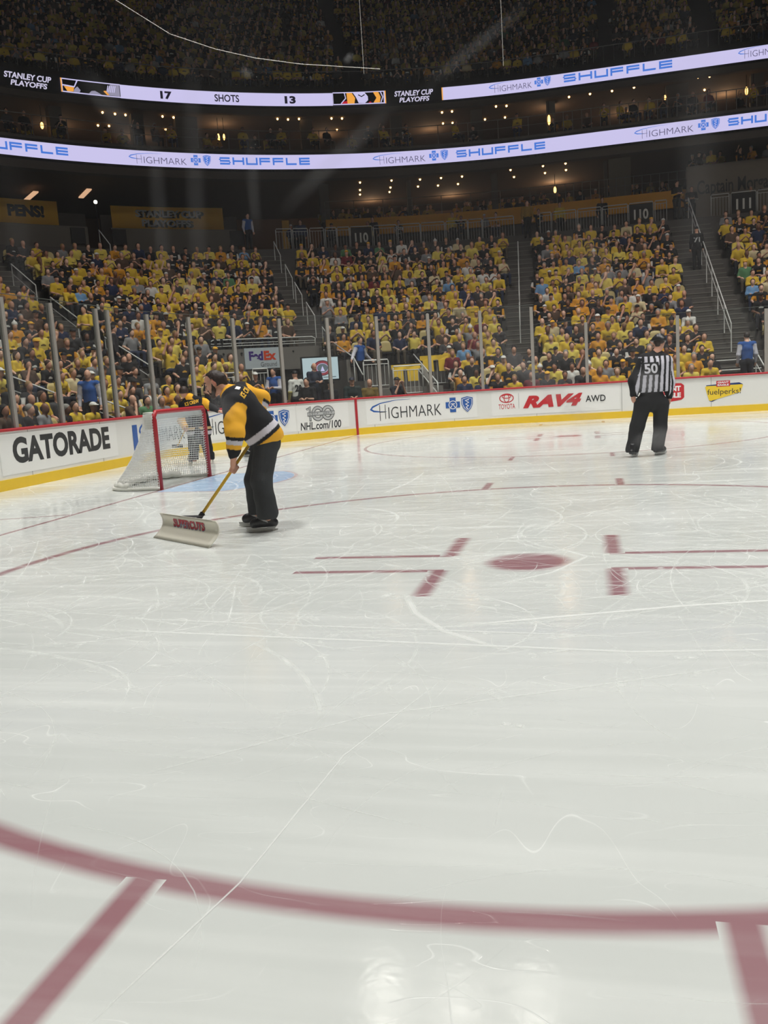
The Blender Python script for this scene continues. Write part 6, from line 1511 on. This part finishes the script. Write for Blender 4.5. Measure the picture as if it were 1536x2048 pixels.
# ------------------------------------------------------------------ staff and standing people beyond the glass
def standing(label, loc, ang, top, legs, arms='down', skin=0, hair='short', hcol=(60, 44, 34), sleeve=None, height=1.78, name='person', lean=0.0, h=.017, trim=None, print_=None, seat=False):
    """figure facing -y before turning by ang; top/sleeve/legs are cloth colours"""
    root = empty(name, loc, label, 'person'); root.rotation_euler = (0, 0, ang); k = height/1.78
    ly = -lean; P = []; J = []; T = []; cs = SKINS[skin]
    zh = .96 if not seat else .50
    pel = V3(0, 0, zh); ch = V3(0, ly*.7, zh+.34); nk = V3(0, ly, zh+.53); hd = V3(0, ly-.03, zh+.70)
    P += [ball(hd, (.078, .096, .113), 1), ball(hd+V3(0, -.09, -.015), (.013, .018, .02), 1), ball(hd+V3(0, -.03, -.07), (.052, .06, .048), 1), cone(hd-V3(0, 0, .05), nk, .056, .06, 1), cone(nk, ch, .08, .12, 1), cone(ch, pel, .12, .12, 1)]
    J += [cone(nk-V3(0, 0, .03), ch, .09, .155, 0, ((0, 1, 0), 1.1)), cone(ch, pel+V3(0, 0, .02), .165, .165, 0, ((0, 1, 0), 1.2))]
    for s in (-1, 1):
        so = V3(s*.19, ly, zh+.47)
        if arms == 'down': el, wr = V3(s*.25, ly+.02, zh+.17), V3(s*.25, ly-.06, zh-.08)
        elif arms == 'front': el, wr = V3(s*.24, ly-.06, zh+.18), V3(s*.08, ly-.28, zh+.20)
        elif arms == 'rail': el, wr = (V3(s*.33, ly+.02, zh+.22), V3(s*.52, ly-.05, zh+.05))
        elif arms == 'camera': el, wr = V3(s*.24, ly-.14, zh+.24), V3(s*.07, ly-.2, zh+.60)
        elif arms == 'hips': el, wr = V3(s*.36, ly+.08, zh+.22), V3(s*.20, ly-.06, zh+.06)
        hd_ = (wr-el)/np.linalg.norm(wr-el)
        P += [cone(so, el, .052, .044, 1), cone(el, wr, .043, .028, 1)]+hand_prims(wr, hd_, V3(-s*.5, -.8, 0), V3(0, -.5, .5), 1, 1.15)
        J += [cone(nk-V3(0, 0, .06), so, .08, .075, 0), cone(so, el, .074, .062, 3), cone(el, el+(wr-el)*(.9 if sleeve != 'bare' else .1), .058, .042, 3)]
        if seat: hp_, kn, an = V3(s*.09, 0, .50), V3(s*.12, -.44, .50), V3(s*.12, -.42, .09)
        else: hp_, kn, an = V3(s*.09, 0, .90), V3(s*.10, -.01, .50), V3(s*.11, .02, .10)
        P += [cone(pel, hp_, .11, .09, 1), cone(hp_, kn, .08, .055, 1), cone(kn, an, .05, .036, 1), cone(an-V3(0, 0, .04), an+V3(0, -.15, -.06), .038, .03, 1)]
        T += [cone(pel-V3(0, 0, .0), hp_, .14, .12, 2), cone(hp_, kn, .105, .078, 2), cone(kn, an, .075, .062, 2), cone(an-V3(0, -.01, .05), an+V3(0, -.17, -.055), .052, .042, 4)]
    P = [p for p in P]
    def scale(V): return V*k
    def mk(nm, pr, m, cf, bl=.03, cut=None, wr_=0):
        V, Q, L = organic(pr, h, bl, wr_, 28, cut); me = mesh_fast(nm, scale(V), Q, [m], None, True, cf(V, L)); o = bpy.data.objects.new(nm, me); COL.objects.link(o); o.parent = root; return o
    mk('body', P, SKM, solid(lin(cs)), .02)
    if hair: hpz, cut = hair_prims(hair, hd); mk({'cap': 'cap', 'beanie': 'knit_hat'}.get(hair, 'hair'), hpz, SKM, solid(lin(hcol)), .02, cut)
    slc = sleeve if sleeve not in (None, 'bare') else top
    def jc(V, L):
        C = np.tile(np.array(lin(top)), (len(V), 1)); C[L == 3] = lin(slc)
        if trim: C[(V[:, 2] < zh+.02) & (L == 0)] = lin(trim); C[(L == 3) & (V[:, 2] < zh+.2)] = lin(trim)
        return C
    j = mk({'vest': 'vest'}.get(name, 'jacket' if sleeve != 'bare' else 'shirt'), J, FAB, jc, .035, lambda X, Y, Z: (zh-.12)-Z, .004)
    mk('trousers', T, FAB2, lambda V, L: np.where((L == 4)[:, None], np.array(lin((20, 20, 22)))[None], np.array(lin(legs))[None]), .03)
    if print_:
        root_loc = root.location.copy(); 
        body, side, w_, hh_, c_ = print_; y = .35*side; V, Fs, _ = text2d(body, .04)
        vs = [Vector(v.co) for v in j.data.vertices]; b = BVHTree.FromPolygons(vs, [tuple(p.vertices) for p in j.data.polygons]); out = []
        for x_, z_ in V:
            o_ = Vector(((x_-.5)*w_*(-1 if side > 0 else 1), y, (zh+.27+(z_-.5)*hh_)*k)); r = b.ray_cast(o_, Vector((0, -side, 0))); out.append((r[0]+Vector((0, .012*side, 0))) if r[0] is not None else o_)
        o = mesh_np('number', out, Fs, [mat('num_%d%d%d' % c_, c_, .8)]); o.parent = root
    return root
BV, WS = (46, 84, 150), (206, 204, 214)
def fc(s, extra=0): return facing(s)+extra
R_ = math.radians
def at(px, py, d):  # point on the upright surface
    s, z = S(px, py, d); return s, z
def zone(s, d, z): return pt(s, d, z)
s_, _ = at(180, 800, 1.45); standing('bald usher in blue vest and white sleeves standing in the front left rows', zone(px_s(180, 790, 2.1), 2.1, .45), fc(1.3, R_(-60)), BV, (26, 26, 30), 'down', 0, 'bald', (120, 100, 84), WS)
standing('usher in blue vest with dark hair standing in the corner portal behind the sweeping man', zone(px_s(549, 770, 3.4), 3.4, .35), fc(6.9, R_(-50)), BV, (26, 26, 30), 'front', 0, 'short', (40, 30, 26), WS)
standing('person in white hockey shirt numbered 29 and dark cap in the corner portal', zone(px_s(592, 770, 2.6), 2.6, .22), fc(7.2, PI+R_(10)), (214, 214, 208), (34, 34, 38), 'down', 0, 'cap', (24, 24, 26), (214, 214, 208), print_=('29', 1, .24, .22, (30, 30, 34)), trim=(200, 190, 120))
standing('man in dark suit and grey tie standing in front of the display screen', zone(px_s(629, 760, 3.4), 3.4, .45), fc(8, R_(10)), (44, 50, 64), (34, 38, 50), 'front', 0, 'bald', (120, 110, 100), (44, 50, 64))
standing('man in black polo seated at the boards left of the display screen', zone(px_s(616, 800, 1.3), 1.3, .42), fc(7.5, R_(-40)), (24, 24, 26), (30, 30, 34), 'front', 0, 'short', (40, 30, 24), 'bare', seat=True)
standing('person in dark jacket and cap crouched under the display screen', zone(px_s(662, 800, 1.3), 1.3, .30), fc(8.2, R_(20)), (34, 34, 38), (30, 30, 34), 'front', 0, 'cap', (26, 26, 28), seat=True)
standing('person in dark green jacket and dark cap seated right of the display screen', zone(px_s(706, 800, 1.5), 1.5, .36), fc(8.6, R_(-10)), (38, 50, 50), (30, 30, 34), 'front', 0, 'cap', (30, 34, 50), seat=True)
standing('bald man with yellow collar seated at the boards below the usher platform', zone(px_s(741, 800, 1.4), 1.4, .28), fc(9.2, R_(-10)), (120, 100, 50), (40, 38, 36), 'front', 0, 'bald', (110, 90, 76), seat=True)
standing('person in dark shirt holding a camera to the face beside the ramp wall', zone(px_s(795, 800, 1.5), 1.5, .28), fc(9.8, R_(30)), (34, 36, 44), (30, 30, 34), 'camera', 0, 'cap', (30, 30, 30), 'bare', seat=True)
standing('usher in blue vest holding the railings on the platform, mid frame', zone(px_s(722, 740, 4.3), 4.3, 1.25), fc(9.4, R_(38)), BV, (26, 26, 30), 'rail', 0, 'short', (46, 38, 34), WS)
standing('usher in blue vest with back turned at the foot of the wide right stairs', zone(px_s(1494, 740, 1.8), 1.8, .47), fc(19.6, PI+R_(5)), BV, (30, 30, 40), 'down', 2, 'short', (50, 42, 38), WS)
standing('person in black hockey shirt numbered 71 climbing the wide right stairs', zone(px_s(1394, 540, 13.6), 13.6, zf(13.6)), fc(19.4, PI), (22, 22, 24), (26, 26, 28), 'down', 0, 'cap', (24, 24, 26), print_=('71', 1, .24, .2, (190, 190, 190)), h=.022)
standing('usher in blue vest at the top of the left stairs beside the gold banner', zone(px_s(498, 480, 19.2), 19.2, 8.2), fc(9, R_(20)), BV, (26, 26, 30), 'down', 0, 'short', (50, 42, 38), WS, h=.022)
standing('person in black hockey shirt with gold hem standing at the top of the wide stairs', zone(px_s(1354, 430, 18.9), 18.9, 8.2), fc(18.9, R_(20)), (24, 24, 26), (24, 24, 26), 'front', 0, 'short', (50, 40, 36), trim=(226, 164, 44), h=.022)
standing('person in dark shirt with pale trim leaning at the wall lettering on the right', zone(px_s(1383, 400, 20.6), 20.6, 8.2), fc(19.4, 0), (30, 30, 34), (30, 30, 32), 'front', 0, 'short', (50, 40, 36), trim=(190, 186, 180), h=.022)
standing('person in gold shirt standing where the two concourse railings part', zone(px_s(1056, 470, 18.6), 18.6, 8.0), fc(13, R_(10)), (150, 116, 44), (26, 26, 28), 'down', 0, 'short', (50, 40, 36), h=.022)
standing('person in yellow shirt and dark trousers standing in the left corner aisle', zone(px_s(176, 690, 8.6), 8.6, zf(8.6)), fc(4.7, R_(-60)), (226, 192, 58), (26, 26, 30), 'front', 0, 'long', (60, 44, 34), 'bare', h=.02)
standing('man in dark grey top standing beside the left corner aisle rail', zone(px_s(232, 720, 7.4), 7.4, zf(7.4)), fc(5, R_(60)), (52, 50, 54), (34, 34, 40), 'down', 0, 'short', (50, 40, 34), h=.02)
standing('man in black shirt standing in the left corner aisle looking at his phone', zone(px_s(262, 750, 4.6), 4.6, zf(4.6)), fc(4.6, R_(-40)), (28, 26, 28), (30, 30, 36), 'front', 0, 'bald', (90, 70, 60), 'bare', h=.02, height=1.7)
for i, (px, c) in enumerate([(745, (60, 58, 60)), (905, (226, 192, 58)), (1120, (226, 192, 58)), (1205, (40, 40, 46)), (600, (80, 90, 120))]):
    standing('%s standing behind the concourse railing, %s' % (['person in dark top', 'person in yellow shirt', 'person in yellow shirt', 'person in dark top', 'person in bluish shirt'][i], ['just right of the middle sign 110', 'left of the gap in the railing', 'right of the gap in the railing', 'left of the right-hand sign 110', 'in front of the dark poster'][i]), zone(px_s(px, 440, 21), 21, 8.2), fc(12, 0), c, (30, 30, 34), 'down', 0, 'short', (50, 40, 36), h=.024)
